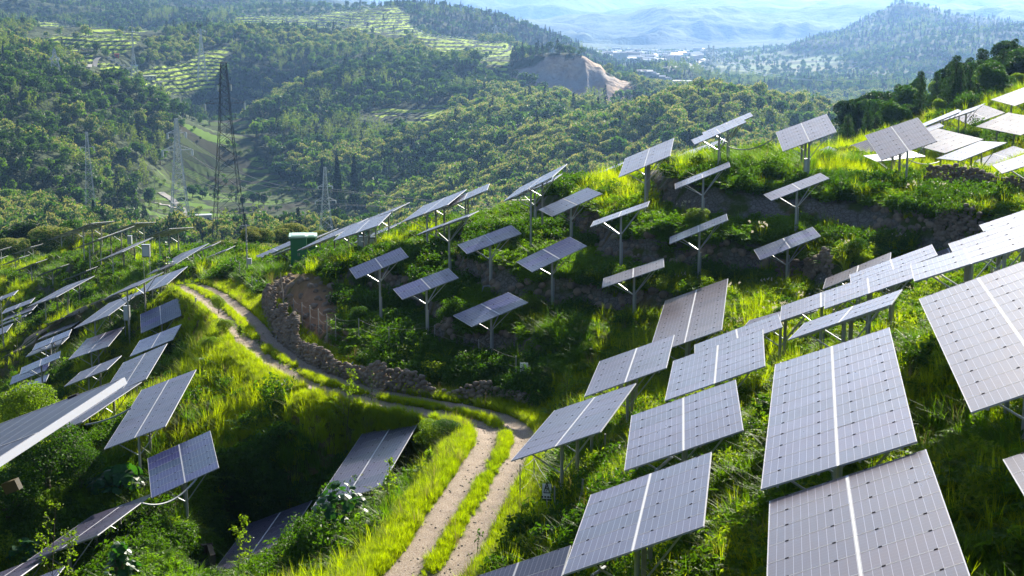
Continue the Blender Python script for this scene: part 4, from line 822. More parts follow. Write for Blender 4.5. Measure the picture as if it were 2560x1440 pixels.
# ------------------------------------------------------------------ solar tables
LAB = {
'A': 'huge twelve-row lilac solar table in the right foreground, directly above the pinkish one',
'B': 'pinkish-grey solar table at the bottom right, cut off by the lower frame edge',
'C': 'long tilted solar table at the right edge, half outside the picture, on thick posts',
'D': 'six-row solar table at bottom centre-right with a bright white centre strip, leaning left',
'E': 'squarish six-row solar table just left of the huge twelve-row one',
'F': 'grey solar table beside the bend of the dirt track, posts and braces showing below',
'G': 'grey solar table just above the one at the track bend, white centre strip',
'H': 'pale six-row solar table right of the grey one, over the squarish table',
'I': 'dark brownish solar table with dense cell lines, standing alone below the shaded slope',
'J': 'narrow solar table peeking out behind the pale six-row table',
'K': 'low three-row solar table in the overlapping band, its left half over a grey one',
'Lt': 'three-row pale solar table in the overlapping band with black struts under its right half',
'L2': 'three-row solar table at the right end of the overlapping band, cut by the frame',
'M': 'upper three-row pale solar table near the right edge with a black gap at its middle',
'N': 'topmost three-row solar table of the right edge band, just below the stone wall',
'O': 'brownish low solar table in front of the shaded slope, behind the pale overlapping band',
'P': 'pale three-row solar table overlapping the brownish one from the right',
'P2': 'sliver of a solar table showing behind the pale overlapping band',
'Q': 'half hidden pale solar table behind the grey one at the left end of the band',
'R': 'grey solar table with a reddish shrub in front, left end of the overlapping band',
'S': 'long low grey solar table on dark struts above the huge twelve-row table',
'U': 'white glaring solar table on the hilltop with an electrical cabinet on its post',
'V': 'biggest hilltop solar table, on a thick post with a row of thin posts',
'Wt': 'pale solar table poking out left behind the biggest hilltop table',
'X': 'white solar table low behind the post of the biggest hilltop table',
'Y': 'lozenge-shaped grey solar table right behind the biggest hilltop table',
'Z': 'pale lozenge-shaped solar table under the dark round trees on the right hill',
'AA': 'wide pale solar table on a row of thin posts near the right edge',
'AB': 'highest solar table at the right edge of the picture, below the tree line',
'AC': 'white pointed solar table above the dark stone wall on the hilltop',
'AD': 'pale solar table behind a sagging cable at the right edge of the hilltop',
'AE': 'grey solar table at the right edge beside the dark stone wall',
'AG': 'small white solar table behind the posts of the hilltop table with the cabinet',
'AH': 'thin edge-on solar table rising toward the dark round trees, lower of two strips',
'AI': 'thin edge-on solar table rising toward the dark round trees, upper of two strips',
'AJ': 'small pale solar table right of the top corner of the biggest hilltop table',
'BA': 'large white solar table on the hill crest left of the hilltop cabinet',
'BB': 'rear one of two overlapping white solar tables on a shared crest post cluster',
'BC': 'front one of two overlapping white solar tables above the bright grassy crest',
'BD': 'low white solar table behind the struts of the two overlapping crest tables',
'BE': 'bluish white solar table sloping down behind the bright grass of the crest',
'BF': 'thin grey solar table half behind the large white crest table',
'BG': 'lilac solar table on a single post left of the crest, turned to the valley',
'BH': 'narrow solar table with a shadow along its upper edge, below the large white crest table',
'BI': 'narrow grey solar table in front of the crest post of the two overlapping tables',
'BJ': 'narrow two-tone solar table in front of the bright grass below the hilltop cabinet',
'BK': 'dark blue solar table with white right end, middle of the shaded slope',
'BL': 'dark glassy solar table with white cloudlike reflections at the foot of the shaded slope',
'CA': 'two-row lilac solar table on a single post, uppermost left on the terraced slope',
'CB': 'three-row lilac solar table on a single post in the middle of the terraced slope',
'CC': 'leftmost two-row lilac solar table on the terraced slope, on a single post',
'CD': 'two-row lilac solar table on the terraced slope between the leftmost one and the blue one',
'CE': 'blue three-row solar table with a dark shaded corner, lowest on the terraced slope',
'CF': 'brown and blue narrow solar table on a single post, low in the shaded slope',
'CG': 'solar table seen edge-on from its shaded side above the lilac table on the slope',
'BM': 'rear solar table of the crest pair left of the single-post lilac one',
'BN': 'front solar table of the crest pair on a white post with a bent pipe foot',
'DA': 'pale solar table at the right end of the stepped row above the valley power lines',
'DB': 'long grey solar table of the stepped row rising toward the crest',
'DC': 'rear grey solar table in the stepped row, its top corner over the valley pylon wires',
'DD': 'grey solar table in the stepped row on white posts, middle of the crest',
'DE': 'long grey solar table of the stepped row reaching down over the green kiosk',
'DF': 'solar table seen edge-on in front of the green kiosk roofs',
'DG': 'lowest edge-on solar table left of the green kiosk',
'DH': 'low white solar table showing between the posts of the stepped row',
'EA': 'solar table seen from below on the far left ridge, left of two joined dark strips',
'EB': 'dark undersided solar table at the top left of the left ridge, over thin posts',
'EC': 'long dark edge-on solar table on the left ridge starting at two crossed posts',
'ED': 'dark undersided solar table behind the long one, pointing at the lattice tower',
'EE': 'long solar table with lilac face in the middle of the left ridge on tall posts',
'EF': 'dark undersided solar table in line with the lilac-faced one, under the lattice tower',
'EG': 'first small edge-on solar table on a single post from the left on the ridge flank',
'EH': 'second small edge-on solar table on a single post from the left on the ridge flank',
'EI': 'third small edge-on solar table on a single post from the left on the ridge flank',
'EJ': 'fourth small edge-on solar table on a single post, nearest the long lilac strip',
'EK': 'long thin lilac solar table running down the left ridge above the track',
'EL': 'thin solar table half buried in creamy blossoming trees at far left',
'EM': 'uppermost thin solar table at the left frame edge among blossoming trees',
'EN': 'second thin solar table at the left frame edge, just below the uppermost one',
'EO': 'small grey solar table at the left frame edge above a group of stacked tables',
'EP': 'topmost of the stacked small solar tables at far left with white centre strip',
'EQ': 'second of the stacked small solar tables at far left with white centre strip',
'ER': 'third of the stacked small solar tables at far left, very thin',
'ES': 'lowest pale solar table at the left frame edge beside a leafy sapling',
'ET': 'thin grey solar table just below the left track, above the pale blue one',
'EU': 'pale blue solar table overlapping a grey one below the left track',
'EV': 'grey solar table tucked under the pale blue one below the left track',
'EW': 'pale blue solar table behind another blue one, left of the dark banded table',
'EX': 'blue solar table with short white strips above the green bush at far left',
'EY': 'small blue solar table half hidden by the green bush at far left',
'EZ': 'solar table with two dark navy shadow bands, centre of the left slope',
'FA': 'dark grey solar table on posts with a conduit elbow, below the banded one',
'FB': 'bright grey solar table above the long sagging one, top of the left slope',
'FC': 'long grey solar table flowing down left from the bright one, white middle strip',
'FD': 'pale blue squarish solar table beside the track on the left slope',
'FE': 'grey solar table right below the pale blue squarish one',
'FF': 'large dark grey solar table touching the tip of the big white frame edge',
'FG': 'dark solar table running under the large dark grey one toward the bush',
'FH': 'tall blue-grey solar table leaning right at the lower left, white centre strip',
'FI': 'dark blue six-row solar table with clear cell grid beside the large-leaved plant',
'FJ': 'long dark solar table at the lower left whose tip touches the clear-grid table',
'FK': 'solar table at the bottom left corner, in line below the long dark one',
'FL': 'small white-edged solar table tip at the bottom frame edge, lower left',
'FN': 'grey solar table in the gully left of the dirt track, behind the broad-leaved plant',
'FO': 'grey solar table at the bottom frame edge left of centre behind thin saplings',
'FP': 'solar table at the bottom frame edge right of the track, with portrait modules',
'FQ': 'corner of a lilac solar table at the right frame edge near the bottom',
'FM': 'very near solar table at the left edge with a broad glaring white frame side',
'EE2': 'thin solar table behind the bright grey one at the top of the left slope',
'EE3': 'long lilac solar table beside the left track pointing at the tower foot',
'EE4': 'thin edge-on solar table just under the long lilac one by the left track',
'EE5': 'tiny edge-on solar table at the ridge end under the tall lattice tower',
'EE6': 'small edge-on solar table right of the tower foot among blossoming trees',
'EV2': 'solar table seen edge-on lying across the left track',
}
SHORT = {'EW', 'EX', 'EY', 'EU', 'FD'}
def module_mesh(cm='cell'):
    b = MB(); w, h = 1.65, .992; i = .010
    b.add([(-w/2+i, -h/2+i, 0), (w/2-i, -h/2+i, 0), (w/2-i, h/2-i, 0), (-w/2+i, h/2-i, 0)], [(0, 1, 2, 3)], 0, [(0, 0), (1, 0), (1, 1), (0, 1)])
    b.box((0, h/2-i/2, -.018), (w/2, i/2, .021), 1); b.box((0, -h/2+i/2, -.018), (w/2, i/2, .021), 1)
    b.box((w/2-i/2, 0, -.018), (i/2, h/2-i, .021), 1); b.box((-w/2+i/2, 0, -.018), (i/2, h/2-i, .021), 1)
    b.add([(-w/2+i, -h/2+i, -.012), (-w/2+i, h/2-i, -.012), (w/2-i, h/2-i, -.012), (w/2-i, -h/2+i, -.012)], [(0, 1, 2, 3)], 2)
    for x in (-.45, .45): b.box((x, h/2+.004, .004), (.034, .016, .007), 3)
    return b.mesh('solar_module', [M[cm], M['alu'], M['backsheet'], M['black']])
M['backsheet'] = mat('module_backsheet', (.45, .45, .47), .6)
MODS = {c: module_mesh(c) for c in ('cell', 'cellblue', 'cellbrown')}
TONE = {**{q: 'cellblue' for q in 'CA CB CC CD CE BK BL BG FD EW EX EY EU FI FE'.split()}, **{q: 'cellbrown' for q in 'B I O CF C FQ BH'.split()}}
def unit_strip(w, h):
    b = MB(); b.box((0, 0, .5), (w, h, .5)); return b.mesh('trim', [M['trim']])
USTRIP = unit_strip(.022, .004); UTRIM = unit_strip(.004, .021)
def unit_bar(name, r, m, n=6):
    b = MB(); b.bar((0, 0, 0), (0, 0, 1), r, 0, n=n); return b.mesh(name, [m])
UPOST = unit_bar('post', .065, M['galv'], 8); UPOSTC = unit_bar('post', .085, M['post'], 4); UBRACE = unit_bar('brace', .03, M['galv'], 4); URAIL = unit_bar('rail', .035, M['galv'], 4); UBEAM = unit_bar('beam', .045, M['galv'], 4)
def stick(name, me, a, b, root, rootloc):
    a, b = Vector(a), Vector(b); d = b-a; q = d.to_track_quat('Z', 'Y')
    o = link(name, me, root); o.matrix_local = Matrix.LocRotScale(a-rootloc, q, Vector((1, 1, d.length))); return o
def solar_table(k, n, x, y, z, ya, ti, pc, h):
    u, fw, nn = tab_axes(R(ya), R(ti), R(pc)); top = Vector((x, y, z)); cen = top-fw*(n*.5)
    g0 = gz1(cen.x, cen.y)
    if k == 'FM': g0 = cen.z-2.6
    rl = Vector((cen.x, cen.y, g0)); root = link('solar_table', None, loc=rl, label=LAB[k], category='solar panel', group='solar tables standing on the near hillsides')
    rot = Matrix((u, fw, nn)).transposed().to_quaternion()
    jr = random.Random(k)
    for s in (-1, 1):
        for r in range(n):
            o = link('solar_module', MODS[TONE.get(k, 'cell')], root); p = cen+u*(s*.852)+fw*(n*.5-.5-r)*1.0
            o.matrix_local = Matrix.LocRotScale(p-rl, rot, Vector((1, 1, 1)))
            o.rotation_euler.x += jr.gauss(0, .0012); o.rotation_euler.y += jr.gauss(0, .0012)
    e = n*.5-.12; dn = nn*-.09
    for s in ((-1.35, -.45, .45, 1.35) if k != 'FM' else (-1.0,)): stick('rail', URAIL, cen+u*s+dn-fw*e, cen+u*s+dn+fw*e, root, rl)
    for nm, me, s in (('centre_strip', USTRIP, 0), ('edge_trim', UTRIM, -1.682), ('edge_trim', UTRIM, 1.682)):
        o = link(nm, me, root); a_ = cen+u*s-fw*(n*.5)-nn*(.004 if s == 0 else .018); m3 = Matrix((u, -nn, fw)).transposed(); o.matrix_local = Matrix.LocRotScale(a_-rl, m3.to_quaternion(), Vector((1, 1, n)))
    dn2 = nn*-.16
    if n <= 3 and k not in ('EU', 'EV', 'K', 'Lt', 'L2', 'M', 'N', 'P', 'R', 'S'): vs = [0]
    else:
        np_ = max(2, round(n/2.3)); vs = np.linspace(-(n*.5-.7), n*.5-.7, np_)
    for iv, v in enumerate(vs):
        p = cen+fw*float(v)+dn2; g = gz1(p.x, p.y)-.25
        if k == 'FM': g = p.z-3.2
        if p.z-g < .5: g = p.z-.9
        single = len(vs) == 1; pm = UPOST if (single or iv == 0 or k in ('A', 'C', 'F', 'B')) else UPOSTC
        stick('post', pm, (p.x, p.y, g), p, root, rl)
        if k == 'FM': continue
        stick('beam', UBEAM, p-u*1.45+nn*.03, p+u*1.45+nn*.03, root, rl)
        zb = max(p.z-1.05, g+.35); q = Vector((p.x, p.y, zb))
        for s in (-1.15, 1.15):
            if single:
                for t in (-.35, .35): stick('brace', UBRACE, q, p+u*s+fw*t*n*.7, root, rl)
            else: stick('brace', UBRACE, q, p+u*s, root, rl)
        if single:
            b = MB(); f = Vector((p.x, p.y, gz1(p.x, p.y)+.12)); b.bar(f+Vector((.1, -.07, 1.6)), f+Vector((.1, -.07, 0)), .028, 0, n=6); b.bar(f+Vector((.1, -.07, 0)), f+Vector((-.4, -.2, -.02)), .028, 0, n=6); b.bar(f+Vector((-.4, -.2, -.02)), f+Vector((-.48, -.22, -.45)), .028, 0, n=6)
            b.v = [q_-np.array(list(rl)) for q_ in b.v]; b.obj('conduit', M['pipe'], root)
    return root
for t_ in TABS: solar_table(*t_)

# the solar fields on the far hills: one low table per place, copied
def far_table_mesh(n):
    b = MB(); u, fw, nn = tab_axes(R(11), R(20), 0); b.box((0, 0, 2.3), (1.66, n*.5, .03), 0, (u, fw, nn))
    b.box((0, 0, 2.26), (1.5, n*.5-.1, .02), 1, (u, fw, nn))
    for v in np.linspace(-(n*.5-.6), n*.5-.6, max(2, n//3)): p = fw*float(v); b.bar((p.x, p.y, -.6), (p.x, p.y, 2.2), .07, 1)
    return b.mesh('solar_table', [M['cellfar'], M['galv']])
FT = [far_table_mesh(n) for n in (4, 6, 8, 12)]
def far_tables():
    c = []
    for D0, D1, cx, cy in ((1000, 2650, 9.0, 13.0),):
        g = np.arange(-D1*.36, D1*.1, cx); h_ = np.arange(D0*.9, D1, cy); X, Y = np.meshgrid(g, h_); X = (X+(np.arange(len(h_)) % 2)[:, None]*cx*.5).ravel(); Y = Y.ravel()
        X = X+rng.normal(size=len(X))*1.2; Y = Y+rng.normal(size=len(Y))*1.4; D = np.hypot(X, Y); a = np.arctan2(X, Y); s = (D > D0) & (D < D1) & (np.abs(a) < R(19.5)); a = a[s]; D = D[s]
        x, y, z, pd, lat, rock, px, py = ground(a, D, True); ok = np.zeros(len(x), bool)
        for p in SOLAR_POLY: ok |= inpoly(px, py, p)
        ia_ = np.clip(((a-gA[0])/(gA[1]-gA[0])).astype(int), 0, 639); id_ = np.clip(np.searchsorted(gD, D)-3, 0, 429)
        ok &= (py-3.5*FPX/D < hm[id_, ia_]+1) & (rng.random(len(x)) < .85); c.append((x[ok], y[ok], z[ok], D[ok], px[ok], py[ok]))
    return [np.concatenate(v) for v in zip(*c)]
fx, fy, fz, fD, fpx, fpy = far_tables(); o_ = np.argsort(fD); print('far tables', len(fx))
ZONES = [('on the sunny terraces of the far hilltop', 0), ('on the terraces below the white compound', 1), ('on the skyline shelf left of the white compound', 2), ('on the slope left of the quarry cliff', 3), ('in the diagonal strip across the middle woods', 4), ('on the clearing beside the hill road', 5), ('above the clearing with the white compound', 6), ('beside the bend of the hill road', 7)]
def zone_of(px, py):
    for i, p in enumerate(SOLAR_POLY):
        if inpoly(np.array([px]), np.array([py]), p)[0]: return i
    return 0
for c_, j in enumerate(o_[:185]):
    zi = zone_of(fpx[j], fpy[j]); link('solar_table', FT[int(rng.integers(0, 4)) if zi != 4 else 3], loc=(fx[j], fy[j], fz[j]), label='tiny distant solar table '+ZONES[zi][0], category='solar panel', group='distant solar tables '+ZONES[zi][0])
rest = o_[185:]
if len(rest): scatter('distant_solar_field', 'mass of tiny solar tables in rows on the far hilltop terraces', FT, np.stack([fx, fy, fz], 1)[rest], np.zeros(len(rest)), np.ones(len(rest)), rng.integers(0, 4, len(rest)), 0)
# ------------------------------------------------------------------ labels made from where things stand
ORD = ['leftmost', 'second from left', 'third from left', 'fourth from left', 'fifth from left', 'sixth from left', 'seventh from left', 'eighth from left', 'ninth from left', 'tenth from left', 'eleventh from left', 'twelfth from left']
ROW = ['front', 'second', 'third', 'fourth', 'fifth', 'sixth', 'seventh', 'eighth', 'ninth', 'tenth', 'eleventh', 'twelfth']
def ordered(items, per=10):
    """items: (px, py, object); returns (object, phrase) by rows from the nearest, each from the left"""
    items = sorted(items, key=lambda t: -t[1]); out = []
    if len(items) == 1: return [(items[0][2], '')]
    nr = (len(items)+per-1)//per; per = (len(items)+nr-1)//nr
    for r in range(nr):
        row = sorted(items[r*per:(r+1)*per], key=lambda t: t[0])
        for i, t in enumerate(row): out.append((t[2], ORD[i]+(' in %s row' % ROW[min(r, 11)] if nr > 1 else '')))
    return out
def spot(px, topy, D, gz_=None):
    D = fd(D)
    r = ray(px, topy)*D; g = gz1(r[0], r[1]) if gz_ is None else gz_; return r[0], r[1], g, r[2]
def onray(px, py, D): r = ray(px, py)*fd(D); return Vector(r)

# ------------------------------------------------------------------ single trees: the ones that show largest
NEARM = {}
def near_meshes(kind, v):
    if (kind, v) not in NEARM:
        N, s = {'round': (9000, .34), 'mid': (7000, .34), 'chestnut': (7000, .34), 'pine': (6500, .30), 'conifer': (5000, .34), 'small': (9000, .2)}[kind]
        c, t = tree_mesh('round' if kind == 'small' else kind, N, s, 300+v)
        if kind == 'small': c.materials[0] = M['limeleaf' if v == 1 else 'shrub']
        if kind == 'mid' and v == 2: c.materials[0] = M['limeleaf']
        NEARM[(kind, v)] = (c, t)
    return NEARM[(kind, v)]
TNAME = {'round': 'broadleaf_tree', 'mid': 'broadleaf_tree', 'chestnut': 'chestnut_tree', 'pine': 'pine_tree', 'conifer': 'conifer_tree', 'small': 'shrub', 'bamboo': 'bamboo_clump', 'cypress': 'cypress_tree'}
H0 = {'round': 7.8, 'mid': 7.8, 'chestnut': 7.8, 'pine': 9.2, 'conifer': 9.8, 'small': 7.8, 'cypress': 9.8}
W0 = {'round': 7.2, 'mid': 7.2, 'chestnut': 8.2, 'pine': 5.2, 'conifer': 4.6, 'small': 7.2, 'cypress': 2.6}
def near_tree(kind, v, px, topy, D, wpx, label, sink=0):
    x, y, g, zt = spot(px, topy, D); h = max(zt-g, 1.2)+sink; w = wpx*D/FPX
    c, t = near_meshes(kind, v); sz = h/H0[kind]; sx = max(w/W0[kind], sz*.7 if kind == 'small' else 0)
    if px > 2100 and kind != 'small' and sx > sz*1.05: sz = (sz+sx)/2; sx = sz
    o = link(TNAME[kind], None, loc=(x, y, g-sink), label=label, category='tree' if kind != 'small' else 'shrub', group='trees and tall shrubs of the near hillside')
    for nm, me in (('crown', c), ('trunk', t)):
        q = link(nm, me, o); q.scale = (sx, sx, sz); q.rotation_euler.z = 0 if nm == 'crown' else 0
    o.rotation_euler.z = (px*7 % 628)/100; return o
NT = [('round', 1, 2386, 184, 215, 128, 'big dark round tree on the right hill, left of the pale-trunked one'),
 ('mid', 1, 2476, 138, 225, 80, 'tall rounded olive tree rising above the dark ones on the right hill'),
 ('round', 2, 2535, 100, 232, 110, 'dark tree at the top right edge of the hill'),
 ('round', 1, 2440, 196, 222, 90, 'dark tree between the big round one and the olive one'),
 ('round', 2, 2510, 150, 205, 100, 'dark tree above the highest solar table at the right edge'),
 ('mid', 2, 2350, 205, 225, 70, 'yellowish tree on the skyline left of the big dark round tree'),
 ('mid', 1, 2290, 188, 230, 62, 'pointed green tree on the skyline of the right hill'),
 ('pine', 1, 2250, 228, 215, 48, 'slim pine on the right skyline beside the pointed green tree'),
 ('pine', 2, 2215, 250, 200, 50, 'ragged pine on the right skyline, third from its lower end'),
 ('pine', 1, 2170, 262, 190, 52, 'ragged pine with bare stem on the right skyline'),
 ('pine', 2, 2120, 290, 180, 46, 'lowest pine on the right skyline above the hazy village'),
 ('pine', 2, 2300, 240, 200, 60, 'bushy pine in the middle of the right hill slope'),
 ('pine', 1, 2335, 262, 185, 55, 'small pine below the big dark round tree'),
 ('pine', 1, 2190, 300, 170, 50, 'low pine above the hilltop table with the cabinet'),
 ('pine', 2, 2245, 290, 175, 50, 'low pine right behind the biggest hilltop table'),
 ('mid', 1, 2275, 265, 190, 60, 'bushy tree between the pines on the right slope'),
 ('mid', 2, 2550, 205, 175, 80, 'lime green tree behind the highest solar table'),
 ('mid', 2, 2480, 228, 172, 60, 'lime green shrubby tree left of the highest solar table'),
 ('mid', 2, 2420, 250, 170, 62, 'lime green shrubby tree under the big dark round tree'),
 ('mid', 2, 2350, 282, 165, 56, 'lime green shrubby tree at the top of the edge-on table strips'),
 ('chestnut', 1, 2120, 362, 128, 62, 'small blossoming chestnut beside the hilltop grass'),
 ('chestnut', 1, 130, 560, 285, 170, 'creamy blossoming chestnut behind the far left table ridge'),
 ('chestnut', 2, 235, 575, 262, 110, 'creamy blossoming chestnut right of the widest far left one'),
 ('chestnut', 2, 40, 590, 290, 120, 'blossoming chestnut at the far left edge above the thin tables'),
 ('round', 1, 60, 548, 320, 150, 'dense green tree behind the chestnuts at the far left edge'),
 ('mid', 1, 180, 545, 330, 90, 'bright green tree on the far left behind the chestnut'),
 ('chestnut', 1, 640, 566, 215, 100, 'blossoming chestnut at the foot of the tall lattice tower'),
 ('chestnut', 2, 715, 556, 225, 120, 'widest blossoming chestnut behind the green kiosk'),
 ('chestnut', 1, 790, 575, 215, 90, 'blossoming chestnut touching the green kiosk'),
 ('chestnut', 2, 575, 598, 200, 90, 'blossoming chestnut left of the roadside pole'),
 ('chestnut', 1, 655, 610, 185, 110, 'low blossoming chestnut right of the roadside pole'),
 ('chestnut', 2, 735, 622, 172, 110, 'low blossoming chestnut in front of the kiosk'),
 ('chestnut', 1, 520, 610, 205, 60, 'small blossoming chestnut beside the valley road'),
 ('mid', 1, 900, 700, 98, 60, 'green shrub at the left end of the stone terraces'),
 ('small', 1, 60, 948, 90, 190, 'lime green bushy tree at the left edge below the blue tables'),
 ('small', 2, 110, 1040, 78, 260, 'large dark glossy bush under the near white-edged table'),
 ('small', 2, 195, 1110, 77, 150, 'dark glossy bush right of the largest one at lower left'),
 ('small', 2, 10, 1180, 75, 220, 'dark glossy bush at the left edge under the steel bracket'),
 ('small', 2, 1665, 395, 100, 70, 'dark shrub on the crest between two white tables'),
 ('small', 1, 1085, 1045, 69, 110, 'leafy shrub beside the track above the gully'),
 ('small', 2, 1120, 1050, 67.5, 90, 'dark leafy shrub just left of the track bend'),
 ('small', 1, 545, 735, 108, 50, 'tall yellow-green shrub left of the track, uppermost of the line'),
 ('small', 1, 560, 800, 98, 60, 'tall yellow-green shrub left of the track, second of the line'),
 ('small', 1, 520, 850, 95, 60, 'yellow-green shrub on the bank left of the track'),
 ('small', 2, 1950, 770, 70, 60, 'reddish dark shrub by the grey table at the band end'),
 ('small', 2, 900, 830, 90, 60, 'dark bush at the foot of the stone terraces, left one'),
 ('small', 2, 1070, 830, 84, 110, 'dark bush at the foot of the blue single-post table'),
 ('small', 1, 1330, 770, 82, 90, 'sunlit tall shrub right of the blue shaded-corner table'),
 ('small', 1, 1740, 530, 88, 80, 'sunlit bush behind the dark blue table on the shaded slope'),
 ('small', 2, 2140, 590, 80, 60, 'leafy bush on the slope above the brownish low table'),
 ('small', 1, 1690, 790, 74, 50, 'small sunlit bush right of the dark brownish table'),
]
for a in NT: near_tree(*a)
it = []
for i in range(100):
    px_ = 2110+480*rng.random(); D_ = 168+75*rng.random(); r_ = ray(px_, 200)*D_; g_ = gz1(r_[0], r_[1]); py_ = float(proj(r_[0], r_[1], g_)[1]); hh = 3.2+3.4*rng.random(); kk = ['pine', 'pine', 'round', 'pine', 'mid', 'pine'][i % 6]; vv = 1+i % 2
    c_, t_ = near_meshes(kk, vv); o = link(TNAME[kk], None, loc=(r_[0], r_[1], g_), category='tree', group='trees filling the wooded right shoulder'); s_ = hh/H0[kk]; o.rotation_euler.z = rng.random()*6
    for nm, me in (('crown', c_), ('trunk', t_)): q = link(nm, me, o); q.scale = (s_*(1.2 if kk != 'pine' else .95),)*2+(s_,)
    it.append((px_, py_, o))
for o, ph in ordered(it, 10): o['label'] = ('ragged pine' if 'pine' in o.name else 'round tree')+' of the wooded right shoulder, '+ph
fs = np.where(seen)[0]; fs = fs[np.argsort(-(wsz[fs]/wD[fs]))][:150]
BAND = [(0, 160, 'at the left edge'), (160, 330, 'above the far left ridge'), (330, 400, 'beside the valley road'), (400, 520, 'left of the tall tower'), (520, 640, 'behind the tall tower'), (640, 780, 'right of the fields'), (780, 900, 'by the smaller tower'), (900, 1080, 'above the stepped tables'), (1080, 1300, 'above the crest pair'), (1300, 1500, 'below the quarry'), (1500, 1700, 'above the white crest table'), (1700, 2000, 'left of the hazy village'), (2000, 2570, 'beyond the hilltop')]
KN = [('broadleaf_tree', 'dark round tree'), ('broadleaf_tree', 'dense green tree'), ('broadleaf_tree', 'light green tree'), ('chestnut_tree', 'cream-topped chestnut'), ('chestnut_tree', 'cream-topped chestnut'), ('conifer_tree', 'dark pointed conifer'), ('bamboo_clump', 'pale bamboo clump'), ('broadleaf_tree', 'light green tree')]
cls = {}
for j in fs:
    b = [t for t in BAND if t[0] <= wpx[j] < t[1]]; k = int(wk[j]); o = link(KN[k][0], FARM[k], loc=(wx[j], wy[j], wz[j]), rot=(0, 0, rng.random()*6.28))
    o.scale = (ws[j], ws[j], wsz[j]); o['category'] = 'tree' if k != 6 else 'bamboo'; o['group'] = 'single trees at the near side of the woods'
    cls.setdefault((KN[k][1], (b[0] if b else BAND[-1])[2]), []).append((wpx[j], wpy[j], o))
for (a, b), it in cls.items():
    for o, ph in ordered(it, 12): o['label'] = a+' '+b+(', '+ph if ph else '')
# specials in the valley: two cypresses, four clipped trees
def valley_tree(kind, px, topy, D, wpx, label, seed):
    x, y, g, zt = spot(px, topy, D); c, t = tree_mesh(kind, 900, .9, seed); o = link(TNAME[kind], None, loc=(x, y, g), label=label, category='tree', group='single trees standing in the valley')
    for nm, me in (('crown', c), ('trunk', t)): q = link(nm, me, o); q.scale = (wpx*D/FPX/W0[kind],)*2+(max(zt-g, 2)/H0[kind],)
for a in [('conifer', 842, 388, 870, 46, 'taller of two dark pointed trees right of the valley fields', 401), ('conifer', 805, 398, 880, 40, 'dark pointed tree just left of the taller pointed one', 402), ('conifer', 885, 388, 900, 44, 'dark blackish pointed tree right of the taller pointed one', 403),
          ('round', 606, 484, 980, 16, 'leftmost small round tree in the row behind the tall tower', 404), ('round', 631, 480, 980, 24, 'largest small round tree in the row behind the tall tower', 405), ('round', 645, 480, 985, 16, 'third small round tree in the row behind the tall tower', 406), ('round', 659, 481, 980, 18, 'rightmost small round tree in the row behind the tall tower', 407),
          ('mid', 480, 460, 1000, 32, 'loose green tree between the two tall towers', 408), ('mid', 505, 470, 1010, 28, 'low spreading tree just left of the tall tower', 409), ('mid', 512, 366, 1180, 28, 'bright green round tree in the fields left of the tall tower', 410),
          ('mid', 370, 470, 950, 36, 'green tree beside the bright paddy at the valley road', 411), ('mid', 700, 400, 1080, 60, 'broad clump tree on the right edge of the fields', 412), ('round', 740, 410, 1060, 40, 'round tree at the right edge of the fields', 413), ('cypress', 232, 500, 720, 18, 'small dark cypress above the far left ridge', 414)]: valley_tree(*a)
m_ = wv.copy(); m_[fs] = False
scatter('forest', 'dense mixed woodland covering the valley sides and hills', FARM, np.stack([wx, wy, wz], 1)[m_], rng.random(m_.sum())*6.28, ws[m_], wk[m_], .05, wsz[m_])

# ------------------------------------------------------------------ saplings and broad-leaved plants
def sapling(px, basey, topy, D, label, mt='limeleaf', seed=1, full=1.0, leaf=.13, n=260, cat='sapling', lean=.1):
    b = onray(px, basey, D); g = gz1(b.x, b.y); H = (basey-topy)*D/FPX; rg = np.random.default_rng(seed)
    o = link('sapling', None, loc=(b.x, b.y, g), label=label, category=cat, group='saplings standing in the grass')
    H = max((onray(px, topy, D).z-g), .8)
    s = MB(); top = Vector((lean*H, 0, H)); s.bar((0, 0, -.1), top*.5, .022, 0, .016); s.bar(top*.5, top, .016, 0, .006); C = []
    for i in range(int(14*full)):
        t = .25+.75*rg.random(); p = top*t; a = rg.random()*6.28; L = H*.28*full*(1.15-t); e = p+Vector((math.cos(a)*L, math.sin(a)*L, L*.7)); s.bar(p, e, .008, 0, .003)
        for q in range(int(n/14/max(full, .3))): f = rg.random()**.6; C.append(list(p+(e-p)*f+Vector(rg.normal(size=3)*.07)))
    s.obj('stem', M['bark'], o); C = np.array(C); v, q = leaves(C, rg.normal(size=C.shape)+[0, 0, .6], leaf*(.6+.8*rg.random(len(C))), .5, .1, rg)
    link('foliage', np_mesh('foliage', v, q, [M[mt]], attrs={'leafvar': ('POINT', np.repeat(rg.random(len(C)), 4))}), o)
